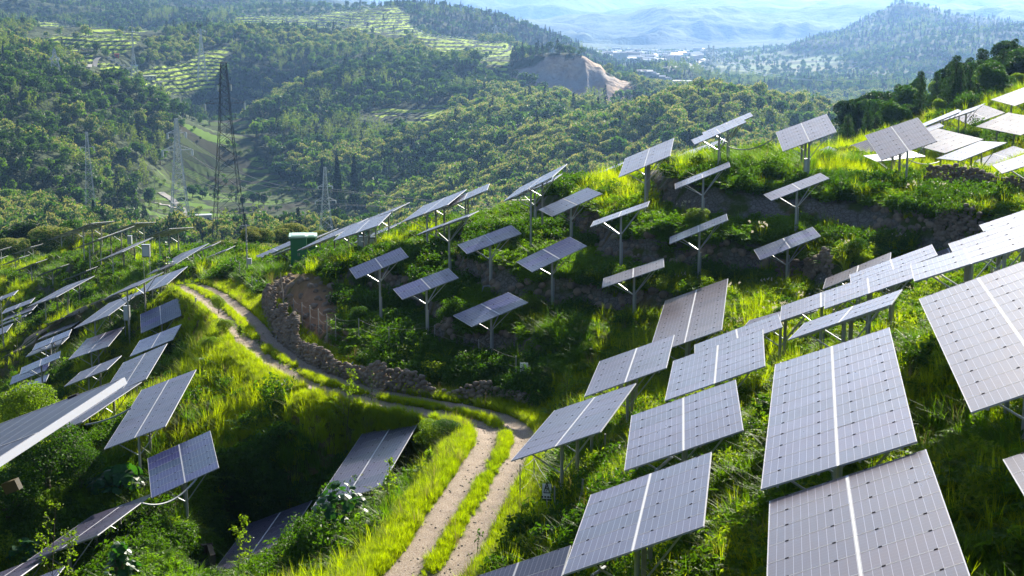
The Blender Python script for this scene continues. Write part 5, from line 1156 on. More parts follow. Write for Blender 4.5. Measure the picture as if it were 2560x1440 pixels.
for i, a in enumerate([(862, 1020, 918, 74.5, 'slender yellow-leaved sapling at the edge of the track, above the gully', 'limeleaf'), (1412, 1005, 915, 71, 'feathery bright green sapling in front of the shaded slope', 'limeleaf'), (962, 1275, 1150, 58, 'upright light green sapling right of the broad-leaved plant', 'limeleaf'),
    (590, 1430, 1290, 57, 'yellow-green sapling in front of the bottom grey table', 'limeleaf'), (1070, 1230, 1160, 62, 'small leafy sapling between gully table and track', 'limeleaf'), (790, 1380, 1270, 56, 'grey-green slim sapling left of the bottom track verge', 'shrub'), (740, 1400, 1290, 56, 'dark bushy sapling at the bottom, left of the broad-leaved plant', 'shrub'),
    (600, 900, 830, 97, 'sapling on the bank left of the track bend', 'limeleaf'), (405, 700, 630, 150, 'sapling beside the ridge posts above the left slope', 'limeleaf'), (40, 870, 770, 150, 'sapling in front of the far left blue table', 'limeleaf'), (110, 1390, 1260, 60, 'yellow-green sapling at the lower left in front of the tables', 'limeleaf'), (150, 1420, 1330, 58, 'small yellow-green sapling at the bottom left', 'limeleaf')]):
    sapling(*a, seed=500+i)
for i, a in enumerate([(700, 950, 880, 86, 'bare twig beside the track, left one', .05), (735, 1010, 930, 80, 'bare twig beside the track, middle one', .05), (928, 1010, 930, 76, 'bare forked twig at the lower track edge', .1), (820, 1300, 1190, 58, 'bare twig in front of the gully table', .1), (1190, 1420, 1330, 50, 'bare twig at the bottom right of the track', .12), (650, 905, 850, 93, 'thin bare twig on the grassy bank', .06)]):
    sapling(*a[:5], mt='shrub', seed=550+i, full=.5, n=24, cat='twig', lean=a[5])
def broadleaf(px, topy, D, wpx, label, seed):
    rg = np.random.default_rng(seed); x, y, g, zt = spot(px, topy, D); H = max(zt-g, 1.0); r = wpx*D/FPX*.5; o = link('broad_leaved_plant', None, loc=(x, y, g), label=label, category='plant', group='broad-leaved plants')
    s = MB(); V = []; T = []; lv = []
    for i in range(60):
        a = rg.random()*6.28; q = rg.random()**.5; p = np.array([math.cos(a)*r*q, math.sin(a)*r*q, H*(1-.5*q*q)*(.55+.45*rg.random())])
        s.bar((0, 0, -.1), p, .016, 0, .008); S = (.17+.2*rg.random())*min(1.3, max(.8, r/1.2)); n = np.array([math.cos(a)*.5, math.sin(a)*.5, 1])+rg.normal(size=3)*.35; n /= np.linalg.norm(n); t = np.cross(n, [0, 0, 1.]); t /= np.linalg.norm(t)+1e-6; b = np.cross(n, t)
        th0 = rg.random()*6.28; k0 = len(V)*1; V.append(p); ring = []
        for j in range(15):
            th = j/15*2*math.pi; rad = S*(.62+.38*abs(math.cos(2.5*th))**.7)*(1 if j else .35); V.append(p+(t*math.cos(th+th0)+b*math.sin(th+th0))*rad-n*(rad*rad/S)*.35); 
        for j in range(15): T.append((k0, k0+1+j, k0+1+(j+1) % 15))
        lv += [rg.random()]*16
    s.obj('stem', M['bark'], o)
    link('foliage', np_mesh('foliage', np.array(V), None, [M['bigleaf']], tris=np.array(T), attrs={'leafvar': ('POINT', np.array(lv))}), o)
broadleaf(292, 1160, 77, 165, 'large-leaved plant left of the clear-grid solar table', 601); broadleaf(850, 1190, 58, 150, 'large-leaved plant in front of the gully table', 602); broadleaf(300, 1350, 60, 80, 'smaller large-leaved plant below the long dark table', 603)
broadleaf(410, 600, 152, 44, 'dark large-leaved plant under the ridge tables by the grey cabinets', 604); broadleaf(60, 1345, 72, 90, 'large-leaved plant in the bottom left corner', 605)

# ------------------------------------------------------------------ stones
def stone_mesh(seed):
    import bmesh
    rg = np.random.default_rng(seed); bm = bmesh.new(); bmesh.ops.create_icosphere(bm, subdivisions=2, radius=.5)
    pl = rg.normal(size=(7, 3)); pl /= np.linalg.norm(pl, axis=1)[:, None]; dd = .28+.14*rg.random(7)
    for v in bm.verts:
        p = np.array(v.co)*[1, .8, .75]
        for n, d in zip(pl, dd):
            s = p@n-d
            if s > 0: p = p-n*s
        v.co = p
    me = bpy.data.meshes.new('stone'); bm.to_mesh(me); bm.free(); me.materials.append(M['stone']); me.polygons.foreach_set('use_smooth', np.zeros(len(me.polygons), bool)); return me
ST = [stone_mesh(i) for i in range(7)]
def stones_v(me):
    a = np.empty(len(me.vertices)*3, np.float32); me.vertices.foreach_get('co', a); f = np.empty(len(me.loops), np.int32); me.loops.foreach_get('vertex_index', f); return a.reshape(-1, 3), f.reshape(-1, 3)
STV = [stones_v(m) for m in ST]
def stone_wall(pts, H, label, size=.25, seed=1, gap=.12):
    rg = np.random.default_rng(seed); L = [hit(*p[:2], dmin=p[2]*.85, dmax=p[2]*1.2) if len(p) > 2 else hit(*p) for p in pts]; V = []; T = []; n = 0
    for a, b in zip(L[:-1], L[1:]):
        d = b-a; ln = math.hypot(d.x, d.y); nx = Vector((-d.y, d.x, 0)).normalized()
        if nx.y < 0: nx = -nx
        for i in range(int(ln/size*1.05)+1):
            t = (i+.5)*size/ln; h = 0
            if t > 1: break
            hh = H*(.1+1.5*float(fbm(np.array([(a.x+d.x*t)/3]), np.array([(a.y+d.y*t)/3]), 2, 7)[0]))
            while h < hh:
                s = size*(.55+.9*rg.random()); p = a+d*t; p = Vector((p.x+rg.normal()*.06, p.y+rg.normal()*.06, 0))+nx*(h*.28); gg = gz1(a.x+d.x*t, a.y+d.y*t); m, f = STV[rg.integers(0, 7)]
                an = rg.random()*6.28; c_, s_ = math.cos(an), math.sin(an); q = m@np.array([[c_, s_, 0], [-s_, c_, 0], [0, 0, 1]])*[s*1.25, s*1.25, s*1.05]; q = q+[p.x, p.y, gg+h+s*.25]
                V.append(q); T.append(f+n); n += len(q); h += s*.62
    me = np_mesh('stone_wall', np.concatenate(V), None, [M['stone']], tris=np.concatenate(T)); return link('stone_wall', me, label=label, category='stone wall', group='dry stone terrace walls')
stone_wall([(700, 855, 93), (770, 908, 88), (860, 948, 83), (960, 978, 79.5), (1080, 996, 77), (1200, 1003, 75.5), (1330, 1020, 72.5)], 1.15, 'long dry stone wall along the inner side of the dirt track', seed=3)
stone_wall([(655, 760, 100), (665, 800, 97), (690, 845, 94), (730, 880, 91)], 2.0, 'steep stone facing at the left nose of the hill beside the red earth', seed=4)
stone_wall([(2310, 470, 100), (2380, 480, 97), (2460, 490, 94), (2560, 500, 90)], 1.5, 'dark stone wall on the hilltop under the white tables at the right edge', seed=5)
stone_wall([(2330, 600, 82), (2420, 600, 80), (2560, 600, 77)], 1.6, 'shaded stone wall above the topmost table at the right edge', seed=6)
stone_wall([(1940, 710, 80), (2000, 705, 80), (2070, 700, 79)], 1.4, 'small stone wall left of the brownish low table', seed=7)
def rubble():
    x, y, z, pd, lat, rock, px, py, D = near_points(60000, 55, 130, 20); k = (rock > .55) & (rng.random(len(x)) < .5) & (pd > 2.5) & (fbm(x/6, y/6, 2, 44) > .46)
    k |= (px > 640) & (px < 1050) & (py > 700) & (py < 860) & (pd > 2) & (pd < 14) & (rng.random(len(x)) < .25)
    scatter('rubble', 'loose stones on the faces of the hillside terraces', ST, np.stack([x, y, z+.02], 1)[k], rng.random(k.sum())*6.28, (.25+.4*rng.random(k.sum())), rng.integers(0, 7, k.sum()), .4); print('rubble', k.sum())
rubble()
def pebbles():
    s_ = rng.random(2600)*(len(PA)-1.01); k = s_.astype(int); f = s_-k; lt = rng.normal(size=len(k))*.75; a_, b_ = PA[k], PA[k+1]; d_ = b_-a_; nl = np.hypot(d_[:, 0], d_[:, 1])+1e-9
    x = a_[:, 0]+d_[:, 0]*f+d_[:, 1]/nl*lt; y = a_[:, 1]+d_[:, 1]*f-d_[:, 0]/nl*lt; z = gz(x, y)+.035
    PB_ = [m.copy() for m in ST[:4]]
    for m in PB_: m.materials[0] = M['pebble']
    scatter('gravel', 'loose gravel and pebbles lying on the dirt track', PB_, np.stack([x, y, z], 1), rng.random(len(x))*6.28, .03+.09*rng.random(len(x))**3, rng.integers(0, 4, len(x)), .5)
pebbles()

# ------------------------------------------------------------------ lattice towers and wires
def tower(px, topy, D, basew, label, arms, top_w=.5, mt='lattice', waist=.5, r=.10, cat='lattice tower', tip=None, basey=None, legn=9):
    x, y, g, zt = spot(px, topy, D)
    if basey: g = min(onray(px, basey, D).z, zt-6); 
    g0 = gz1(x, y); g = min(g, g0) if basey is None else g0
    H = zt-g; o = link('lattice_tower', None, loc=(x, y, g), label=label, category=cat, group='lattice power towers'); o.rotation_euler.z = -math.atan2(x, y)+.15
    zs = [0]; h = 0
    ww = lambda z: basew*.5+(top_w-basew*.5)*min(1, (z/H)/waist) if z/H < waist else top_w+(top_w*.45-top_w)*((z/H-waist)/(1-waist))
    while h < H*.985: h += max(ww(h)*1.55, .9); zs.append(min(h, H))
    b = MB(); br = MB()
    for s in ((1, 1), (1, -1), (-1, -1), (-1, 1)):
        for z0, z1 in zip(zs[:-1], zs[1:]): b.bar((s[0]*ww(z0), s[1]*ww(z0), z0-(.8 if z0 == 0 else 0)), (s[0]*ww(z1), s[1]*ww(z1), z1), r, 0)
    cs = [(1, 1), (1, -1), (-1, -1), (-1, 1)]
    for i in range(4):
        p, q = cs[i], cs[(i+1) % 4]
        for z0, z1 in zip(zs[:-1], zs[1:]):
            w0, w1 = ww(z0), ww(z1); br.bar((p[0]*w0, p[1]*w0, z0), (q[0]*w1, q[1]*w1, z1), r*.55, 0); br.bar((q[0]*w0, q[1]*w0, z0), (p[0]*w1, p[1]*w1, z1), r*.55, 0); br.bar((p[0]*w1, p[1]*w1, z1), (q[0]*w1, q[1]*w1, z1), r*.5, 0)
    b.obj('leg_frame', M[mt], o); br.obj('bracing', M[mt], o); ends = []
    for (dy, half, ins) in arms:
        z = onray(px, dy, D).z-g; w = ww(z)
        for s in (-1, 1):
            L = half*D/FPX; a = MB(); e = Vector((s*L, 0, z))
            for yy in (-w, w): a.bar((s*w, yy, z), e, r*.7, 0); a.bar((s*w, yy, z+L*.3), e, r*.6, 0)
            a.bar((s*L*.5, 0, z), (s*(w+L)*.5, 0, z+L*.15), r*.4, 0); a.obj('crossarm', M[mt], o)
            if ins:
                i_ = MB(); i_.bar(e, e-Vector((0, 0, ins)), r*2.4, 0, n=6); i_.obj('insulator', M['insul'], o); e = e-Vector((0, 0, ins))
            ends.append(Matrix.Rotation(o.rotation_euler.z, 3, 'Z')@e+Vector((x, y, g)))
    return o, ends
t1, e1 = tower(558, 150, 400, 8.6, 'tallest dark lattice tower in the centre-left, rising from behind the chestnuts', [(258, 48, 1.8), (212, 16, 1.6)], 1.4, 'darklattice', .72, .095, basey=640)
t2, e2 = tower(440, 296, 620, 9.0, 'second lattice tower, left of the tallest one, with white insulators', [(375, 36, 2.4), (332, 22, 2.2)], 1.2, 'lattice', .75, .19)
t3, e3 = tower(812, 418, 500, 5.0, 'smaller lattice tower above the green kiosk with white insulator clusters', [(502, 26, 1.0), (466, 18, .9)], .8, 'lattice', .7, .075)
t4, e4 = tower(216, 330, 800, 5.5, 'faint lattice tower standing among trees on the left hillside', [(368, 16, 1.6)], 1.0, 'lattice', .75, .09)
t5, e5 = tower(135, 122, 1180, 10, 'slim pale lattice tower on the left hill below the far panels', [(145, 10, 1.5)], 1.2, 'lattice', .8, .22)
t6, e6 = tower(329, 48, 1340, 6, 'thin mast beside the white compound', [], .6, 'lattice', .5, .16, cat='mast')
t7, e7 = tower(501, 70, 1650, 10, 'faint lattice tower between two far solar slopes', [(76, 10, 2)], 1.2, 'lattice', .75, .25)
t8, e8 = tower(1240, 62, 2000, 12, 'faint lattice tower on the wooded slope above the quarry', [(70, 10, 2.5)], 1.5, 'lattice', .75, .28)
t9, e9 = tower(1772, 112, 2950, 14, 'pale left one of two tall towers standing in the hazy plain', [(124, 9, 3)], 1.5, 'lattice', .8, .45)
t10, e10 = tower(1784, 114, 3000, 14, 'pale right one of two tall towers standing in the hazy plain', [(126, 9, 3)], 1.5, 'lattice', .8, .45)
t11, e11 = tower(1682, 148, 2700, 12, 'pale tower beside the motorway in the plain', [(156, 8, 3)], 1.5, 'lattice', .8, .35)
t12, e12 = tower(2432, 62, 3100, 14, 'dim tower on the shoulder right of the cone hill, left one', [(70, 8, 3)], 1.5, 'lattice', .8, .45)
t13, e13 = tower(2454, 30, 3250, 14, 'dim tower on the shoulder right of the cone hill, right one', [(40, 8, 3)], 1.5, 'lattice', .8, .45)
def wire(a, b, sag, label, r=.03, mt='wire', n=26, name='power_line', cat='power line', group='overhead power lines'):
    a, b = Vector(a), Vector(b); m = MB(); P_ = [a+(b-a)*(i/n)-Vector((0, 0, sag*4*(i/n)*(1-i/n))) for i in range(n+1)]
    for p, q in zip(P_[:-1], P_[1:]): m.bar(p, q, r, 0, n=8 if r > .02 and n < 20 else 4)
    return m.obj(name, M[mt], label=label, category=cat, **({'group': group} if group else {}))
for i, e in enumerate(e3): wire(e, onray(2560+30*i, 476+9*i, 420)+Vector((0, 0, 0)), 3+i, 'power line running right from the smaller tower, %s' % ['left lower arm', 'right lower arm', 'left upper arm', 'right upper arm'][i], .06)
for i, (e, f) in enumerate(zip(e3, e2)): wire(e, f, 6, 'power line between the smaller tower and the second tower, %s' % ['left lower arm', 'right lower arm', 'left upper arm', 'right upper arm'][i], .06)
for i, e in enumerate(e2[:2]): wire(e, e4[i], 8, 'power line from the second tower to the faint left tower, %s arm' % ['left', 'right'][i], .04)
for i, e in enumerate(e9+e10): wire(e, onray(2160+25*i, 300, 1500)+Vector((0, 0, 40)), 20, 'pale power line crossing the hazy valley on the right, %s' % ['lowest', 'second', 'third', 'highest'][i], .14, 'insul')

# ------------------------------------------------------------------ roads far away
def strip(name, pts, w, label, lift=.4, m='asphalt', follow=True):
    L = []
    for p in pts: L.append(hit(p[0], p[1], dmin=p[2]*.8, dmax=p[2]*1.25))
    P_ = []
    for i in range(len(L)-1):
        for t in np.linspace(0, 1, 14, endpoint=False): P_.append(L[i].lerp(L[i+1], float(t)))
    P_.append(L[-1]); P_ = np.array([list(p) for p in P_]); k = np.ones(9)/9
    for c in (0, 1): q = np.convolve(np.pad(P_[:, c], 4, mode='edge'), k, 'valid'); P_[:, c] = q
    t = np.gradient(P_[:, :2], axis=0); t /= np.linalg.norm(t, axis=1)[:, None]+1e-9; nr = np.stack([t[:, 1], -t[:, 0]], 1); lat = np.linspace(-w/2, w/2, 5)
    X = P_[:, 0][:, None]+nr[:, 0][:, None]*lat; Y = P_[:, 1][:, None]+nr[:, 1][:, None]*lat
    Z = (gz(X.ravel(), Y.ravel()).reshape(X.shape).max(1)+lift)[:, None]+0*X
    i = (np.arange(len(P_)-1)[:, None]*5+np.arange(4)).ravel(); me = np_mesh(name, np.stack([X, Y, Z], 2).reshape(-1, 3), np.stack([i, i+1, i+6, i+5], 1), [M[m]], smooth=True)
    return link(name, me, kind='structure', label=label)
strip('valley_road', [(498, 598, 830), (497, 575, 870), (478, 548, 920), (455, 522, 970), (430, 500, 1010), (400, 480, 1060)], 4.2, 'pale lane winding along the valley floor')
strip('side_road', [(455, 522, 970), (420, 514, 985), (385, 508, 1000)], 3.2, 'branch lane beside the paddy')
strip('hill_road', [(250, 146, 1330), (236, 160, 1290), (222, 178, 1240)], 4.5, 'lane climbing to the white compound')
strip('lower_hill_road', [(325, 205, 1190), (338, 214, 1170), (318, 224, 1150), (275, 230, 1140)], 4, 'bend of the hill lane below the compound')
strip('motorway', [(1595, 200, 2480), (1640, 192, 2560), (1690, 182, 2680), (1730, 170, 2850), (1745, 158, 3050), (1735, 150, 3250)], 26, 'pale motorway crossing the hazy plain', 3)
strip('motorway_branch', [(1715, 147, 3350), (1745, 152, 3200), (1775, 160, 3060)], 16, 'motorway branch by the two pale towers', 6)

# ------------------------------------------------------------------ buildings
def house(px, basey, D, w, d, h, label, roof='grayroof', rise=1.6, yaw=0, wall='white', storeys=2, group=None, parts=True, name='house'):
    b = hit(px, basey, D*.85, D*1.2); g = gz1(b.x, b.y); o = link(name, None, loc=(b.x, b.y, g), label=label, category='house'); o.rotation_euler.z = -math.atan2(b.x, b.y)+yaw
    if group: o['group'] = group
    m = MB(); m.box((0, 0, h/2-.6), (w/2, d/2, h/2+.6)); 
    if rise > .3: m.add([(-w/2, -d/2, h), (-w/2, d/2, h), (-w/2, 0, h+rise-.15), (w/2, -d/2, h), (w/2, d/2, h), (w/2, 0, h+rise-.15)], [(0, 1, 2, 2), (3, 5, 4, 4)][:0] or [(0, 2, 5, 3), (1, 4, 5, 2)])
    m.obj('wall', M[wall], o); r_ = MB(); e = .5
    if rise > .3:
        for s in (-1, 1): r_.add([(-w/2-e, s*(d/2+e), h-.2), (w/2+e, s*(d/2+e), h-.2), (w/2+e, 0, h+rise), (-w/2-e, 0, h+rise), (-w/2-e, s*(d/2+e), h-.45), (w/2+e, s*(d/2+e), h-.45), (w/2+e, 0, h+rise-.25), (-w/2-e, 0, h+rise-.25)], [(0, 1, 2, 3), (7, 6, 5, 4), (0, 4, 5, 1), (3, 2, 6, 7), (0, 3, 7, 4), (1, 5, 6, 2)])
        g_ = MB(); 
        for s in (-1, 1): g_.add([(s*w/2, -d/2, h-.01), (s*w/2, d/2, h-.01), (s*w/2, .05, h+rise-.3), (s*w/2, -.05, h+rise-.3)], [(0, 1, 2, 3)])
        g_.obj('gable', M[wall], o)
    else: r_.box((0, 0, h+.15), (w/2+e, d/2+e, .15))
    r_.obj('roof', M[roof], o)
    if parts:
        nx = max(1, int(w/3.2))
        for fl in range(storeys):
            for i in range(nx):
                wn = MB(); wn.box(((i-(nx-1)/2)*w/nx, -d/2-.02, (fl+.55)*h/storeys), (.6, .04, .6)); wn.obj('window', M['glass_win'], o)
        dr = MB(); dr.box((w/2-1.0, -d/2-.03, 1.0), (.45, .05, 1.0)); dr.obj('door', M['bark'], o)
    return o
house(510, 556, 900, 8.5, 5, 4.4, 'white flat-roofed house beside the valley lane', 'paleroof', 0, .1, storeys=1)
house(592, 572, 880, 7, 5, 3.6, 'low reddish farmhouse behind the foot of the tallest tower', 'paleroof', 0, .1, 'redwall', 1)
house(324, 142, 1330, 15, 7, 3.6, 'white compound block with blue trim, left one on the far hill', 'bluewall', 0, 0, storeys=1); house(368, 143, 1325, 16, 7, 3.4, 'longer white compound block, right one on the far hill', 'paleroof', 0, 0, storeys=1)
house(292, 142, 1335, 4, 4, 2.6, 'small red shed at the left end of the white compound', 'redwall', 0, 0, 'redwall', 1)
house(398, 142, 1330, 4, 4, 2.8, 'small white hut at the right end of the compound', 'paleroof', 0, 0, storeys=1)
def compound_wall():
    m = MB(); a = hit(262, 144, 1150, 1500); b = hit(425, 143, 1150, 1500); n = 14
    for i in range(n):
        p = a.lerp(b, (i+.5)/n); m.box((p.x, p.y, gz1(p.x, p.y)+.5), ((b-a).length/n/2, .15, 1.0), 0)
    m.obj('compound_wall', M['paleroof'], label='low white wall in front of the compound on the far hill', category='wall')
compound_wall()
it = []
for i in range(13):
    px_ = 1868+i*5.6+rng.normal()*3; o = house(px_, 292+rng.random()*34, 1640, 9+4*rng.random(), 8, 5+4*rng.random(), '', ['grayroof', 'paleroof', 'paleroof'][i % 3], 1.5 if i % 2 else 0, rng.normal()*.3, group='houses of the hazy village', parts=True); it.append((px_, 0, o))
for o, ph in ordered(it, 12): o['label'] = 'pale house in the hazy village behind the hilltop, '+(ph or 'single')
it = []
for i in range(34):
    px_ = 1596+i*5.9+rng.normal()*2; py_ = 219+rng.random()*13+max(0, (px_-1740)*.05); o = house(px_, py_, 2330, 11+8*rng.random(), 9, 5+6*rng.random(), '', ['paleroof', 'grayroof', 'paleroof'][i % 3], 1.8 if i % 2 else 0, rng.normal()*.4, group='houses along the near edge of the plain', parts=False); it.append((px_, py_, o))
for o, ph in ordered(it, 9): o['label'] = 'white house at the near edge of the plain, '+ph
it = []
for i in range(120):
    u_ = rng.random(); px_ = 1492+u_*268; py_ = 133+rng.random()*26-8*(abs(u_-.5)); o = house(px_, py_, 3450, 14+14*rng.random(), 11, 7+9*rng.random()**2, '', ['paleroof', 'grayroof', 'paleroof', 'white'][i % 4], 2 if i % 3 else 0, rng.normal()*.4, group='houses of the hazy town', parts=False); it.append((px_, py_, o))
for o, ph in ordered(it, 12): o['label'] = 'tiny pale building of the hazy town, '+ph
# green transformer kiosk
def kiosk():
    for (px, w, hgt, D, lab) in ((748, 1.3, 2.0, 124, 'left part of the green transformer kiosk behind the posts of the stepped tables'), (768, 1.5, 2.2, 126, 'taller right part of the green transformer kiosk')):
        b = onray(px, 652, D); g = gz1(b.x, b.y); g = min(g, b.z+.4); zt = onray(px, 590 if w < 1.8 else 586, D).z; hgt = max(zt-g, 2); o = link('transformer_kiosk', None, loc=(b.x, b.y, g), label=lab, category='transformer kiosk', group='green transformer kiosk'); o.rotation_euler.z = .12
        m = MB(); m.box((0, 0, -.3), (w/2+.15, .95, .55)); m.obj('plinth', M['concrete'], o)
        m = MB(); m.box((0, 0, hgt/2+.12), (w/2, .85, hgt/2-.14)); m.obj('body', M['kiosk'], o)
        m = MB(); m.box((0, 0, hgt+.05), (w/2+.12, 1.0, .07)); m.box((0, 0, hgt+.13), (w/2-.1, .8, .04)); m.obj('roof', M['kioskroof'], o)
        for s in (-1, 1):
            m = MB(); m.box((s*w*.24, -.87, hgt/2+.1), (w*.22, .015, hgt/2-.25)); d = m.obj('door', M['kiosk'], o)
            h_ = MB(); h_.box((s*.06, -.9, hgt/2), (.02, .02, .12)); h_.obj('handle', M['galv'], d)
kiosk()
# cars on the valley lane
def car(px, py, D, m, label, yaw=0):
    b = hit(px, py, D*.85, D*1.2); o = link('parked_car', None, loc=(b.x, b.y, b.z+.45), label=label, category='car'); o.rotation_euler.z = yaw
    k = MB(); k.box((0, 0, .55), (.85, 2.1, .32)); k.box((0, -.1, 1.1), (.72, 1.15, .28)); k.obj('body', M[m], o)
    w_ = MB(); w_.box((0, -.1, 1.12), (.74, 1.0, .2)); w_.obj('window', M['glass_win'], o)
    for sx in (-1, 1):
        for sy in (-1.3, 1.3):
            t = MB(); t.bar((sx*.72, sy, .32), (sx*.9, sy, .32), .33, n=8); t.obj('wheel', M['tyre'], o)
car(469, 553, 900, 'bluecar', 'blue car standing on the valley lane below the second tower', .4); car(607, 568, 880, 'whitecar', 'white car beside the farmhouse behind the tallest tower', 1.2)
# ------------------------------------------------------------------ fences, poles, signs, cables
def fence(name, posts, label, pw=.05, wires=3, m='post', D=None, mat_w='wire'):
    o = None; pts = []
    for (px, ty, by, D) in posts:
        h_ = hit(px, by, D*.85, D*1.15); zt = onray(px, ty, h_.xy.length).z; pts.append((h_, max(zt, h_.z+.7)))
    c = pts[0][0]; o = link(name, None, loc=c, label=label, category='fence')
    for h_, zt in pts:
        b = MB(); b.bar(Vector((0, 0, -.3))+h_-c, Vector((h_.x, h_.y, zt))-c, pw, 0); b.obj('post', M[m], o)
    for k in range(wires):
        b = MB()
        for (p, pz), (q, qz) in zip(pts[:-1], pts[1:]):
            f = .35+.6*k/max(1, wires-1); a_ = Vector((p.x, p.y, p.z+(pz-p.z)*f)); e_ = Vector((q.x, q.y, q.z+(qz-q.z)*f)); P_ = [a_.lerp(e_, t/6)-Vector((0, 0, .12*4*(t/6)*(1-t/6)))-c for t in range(7)]
            for s, t in zip(P_[:-1], P_[1:]): b.bar(s, t, .007, 0)
        b.obj('wire', M[mat_w], o)
    return o
fence('wire_fence', [(735, 747, 803, 97), (756, 757, 818, 95), (776, 764, 830, 94), (797, 772, 838, 93), (818, 785, 855, 92), (840, 792, 862, 90.5), (898, 795, 865, 89), (973, 817, 885, 86), (1087, 812, 870, 84), (1197, 848, 905, 81), (1290, 890, 970, 76)], 'wire fence on thin posts along the top of the stone wall above the track', .035)
fence('wire_fence', [(1300, 1160, 1258, 51), (1335, 1142, 1205, 53), (1386, 1215, 1312, 48.5)], 'short wire fence under the grey table at the track bend', .03, 2)
fence('wire_fence', [(1379, 1332, 1372, 44), (1442, 1268, 1326, 44), (1456, 1198, 1275, 46), (1482, 1156, 1200, 48), (1512, 1085, 1176, 50)], 'rusty barbed wire fence left of the bottom centre-right table', .04, 2)
fence('wire_fence', [(578, 645, 690, 140), (590, 640, 688, 139), (600, 655, 700, 134), (631, 690, 735, 124)], 'few thin fence posts in the bright grass at the ridge saddle', .04, 1)
def ridge_posts(): pass
def pole(px, ty, by, D, label, box=True, r=.07):
    h_ = hit(px, by, D*.8, D*1.2); zt = onray(px, ty, h_.xy.length).z; o = link('utility_pole', None, loc=h_, label=label, category='pole'); b = MB(); b.bar((0, 0, -.4), (0, 0, zt-h_.z), r, 0, r*.8, n=8); b.obj('pole', M['galv'], o)
    b = MB(); b.bar((-.5, 0, zt-h_.z-.1), (.35, 0, zt-h_.z-.02), .03); b.obj('arm', M['galv'], o)
    if box: b = MB(); b.box((.22, -.05, 1.25), (.16, .12, .24)); b.obj('box', M['paleroof'], o)
pole(619, 562, 690, 138, 'steel camera pole with a grey box, right of the tallest tower'); pole(387, 443, 480, 950, 'lamp pole beside the paddy in the valley', False, .16)
def sign(px, py, D, label, wd=.30, hg=.44):
    c = onray(px, py, D); o = link('warning_sign', None, loc=c, label=label, category='sign', group='electric warning signs'); o.rotation_euler = (0, 0, -.15)
    b = MB(); b.box((0, 0, 0), (wd, .01, hg)); b.obj('plate', M['sign'], o)
    b = MB(); t = [(-.2, -.05), (.2, -.05), (0, .32)]
    for i in range(3): p, q = t[i], t[(i+1) % 3]; b.bar((p[0]*wd/.3, -.02, p[1]), (q[0]*wd/.3, -.02, q[1]), .018)
    for p, q in (((.03, .22), (-.05, .1)), ((-.05, .1), (.04, .1)), ((.04, .1), (-.03, -.01))): b.bar((p[0], -.02, p[1]), (q[0], -.02, q[1]), .014)
    for z in (-.2, -.3): 
        for i in range(4): b.box((-.15+.1*i, -.015, z), (.032, .006, .03))
    b.obj('marking', M['signink'], o)
    g = gz1(c.x, c.y); b = MB(); b.bar((0, .04, -max(c.z-g, .5)-.2), (0, .04, hg), .02); b.obj('post', M['galv'], o)
sign(1310, 925, 74.5, 'white warning sign with a triangle in front of the shaded slope', .2, .38); sign(1367, 1228, 49, 'white warning sign with a triangle under the table at the track bend', .15, .26)
def cable(a, b, sag, label, r=.045): wire(onray(*a), onray(*b), sag, label, r, 'pipe', 14, 'cable_conduit', 'cable conduit', 'white cable conduits between tables')
cable((1818, 366, 99), (1944, 338, 98), .5, 'sagging cable between the overlapping crest tables and the cabinet table', .035)
cable((1272, 500, 100), (1462, 470, 118), .3, 'thin cable reaching left from the crest pair to the thin grey table', .03)
cable((2272, 400, 92), (2348, 404, 104), .2, 'grey cable from the biggest hilltop table post to the right', .03)
cable((213, 1062, 82), (328, 1020, 82), .15, 'white conduit left of the tall blue-grey table')
cable((355, 1258, 66), (492, 1196, 69), .5, 'curved white conduit under the clear-grid table')
cable((1640, 1176, 39), (1680, 1142, 43), 0, 'short white conduit above the bottom centre-right table')
cable((1532, 992, 58), (1556, 962, 60), 0, 'short white conduit between the two grey tables at the track bend')
cable((1480, 1440, 34.5), (1512, 1418, 35.5), 0, 'white conduit under the bottom centre-right table')
def cabinet(px, ty, by, D, label, w=.4, d=.25, m='paleroof', legs=True):
    c = onray(px, by, D); t = onray(px, ty, D); g = gz1(c.x, c.y); o = link('electrical_cabinet', None, loc=(c.x, c.y, g), label=label, category='electrical cabinet', group='electrical cabinets'); h = t.z-c.z; z0 = max(c.z-g, .1)
    b = MB(); b.box((0, 0, z0+h/2), (w, d, h/2)); b.obj('body', M[m], o); b = MB(); b.box((0, -d-.01, z0+h/2), (w*.86, .01, h*.42)); b.obj('door', M['insul'], o); b = MB(); b.box((0, -.02, z0+h+.02), (w*1.1, d*1.15, .025)); b.obj('roof', M['galv'], o)
    for s in (-1, 1): b = MB(); b.bar((s*w*.8, 0, -.3), (s*w*.8, 0, z0+.02), .03); b.obj('leg', M['galv'], o)
cabinet(2016, 398, 432, 95.5, 'pale electrical cabinet on the post of the hilltop table', .17, .12)
cabinet(908, 592, 618, 112, 'grey electrical cabinet under the stepped row of tables', .35); cabinet(928, 594, 618, 113, 'dark louvred cabinet right of the grey one under the stepped row', .3, m='black')
cabinet(366, 612, 642, 160, 'grey double cabinet under the ridge tables', .4, m='grayroof'); cabinet(325, 590, 610, 190, 'pale blue cabinet under the dark undersided table', .25)
cabinet(318, 765, 800, 128, 'white cabinet behind the sagging grey table on the left slope', .25, .15)
def marker(px, by, D, label):
    h_ = hit(px, by, D*.85, D*1.15); b = MB(); b.box((0, 0, .2), (.07, .05, .3)); b.box((0, 0, .52), (.075, .055, .02)); o = b.obj('marker_post', M['white'], label=label, category='marker post', group='white marker posts'); o.location = h_
marker(666, 990, 83, 'white marker post in the grass below the track'); marker(642, 718, 118, 'white marker post beside the red earth bank'); marker(636, 742, 112, 'white marker post below the other one by the bank'); marker(490, 762, 120, 'white marker post left of the upper track')
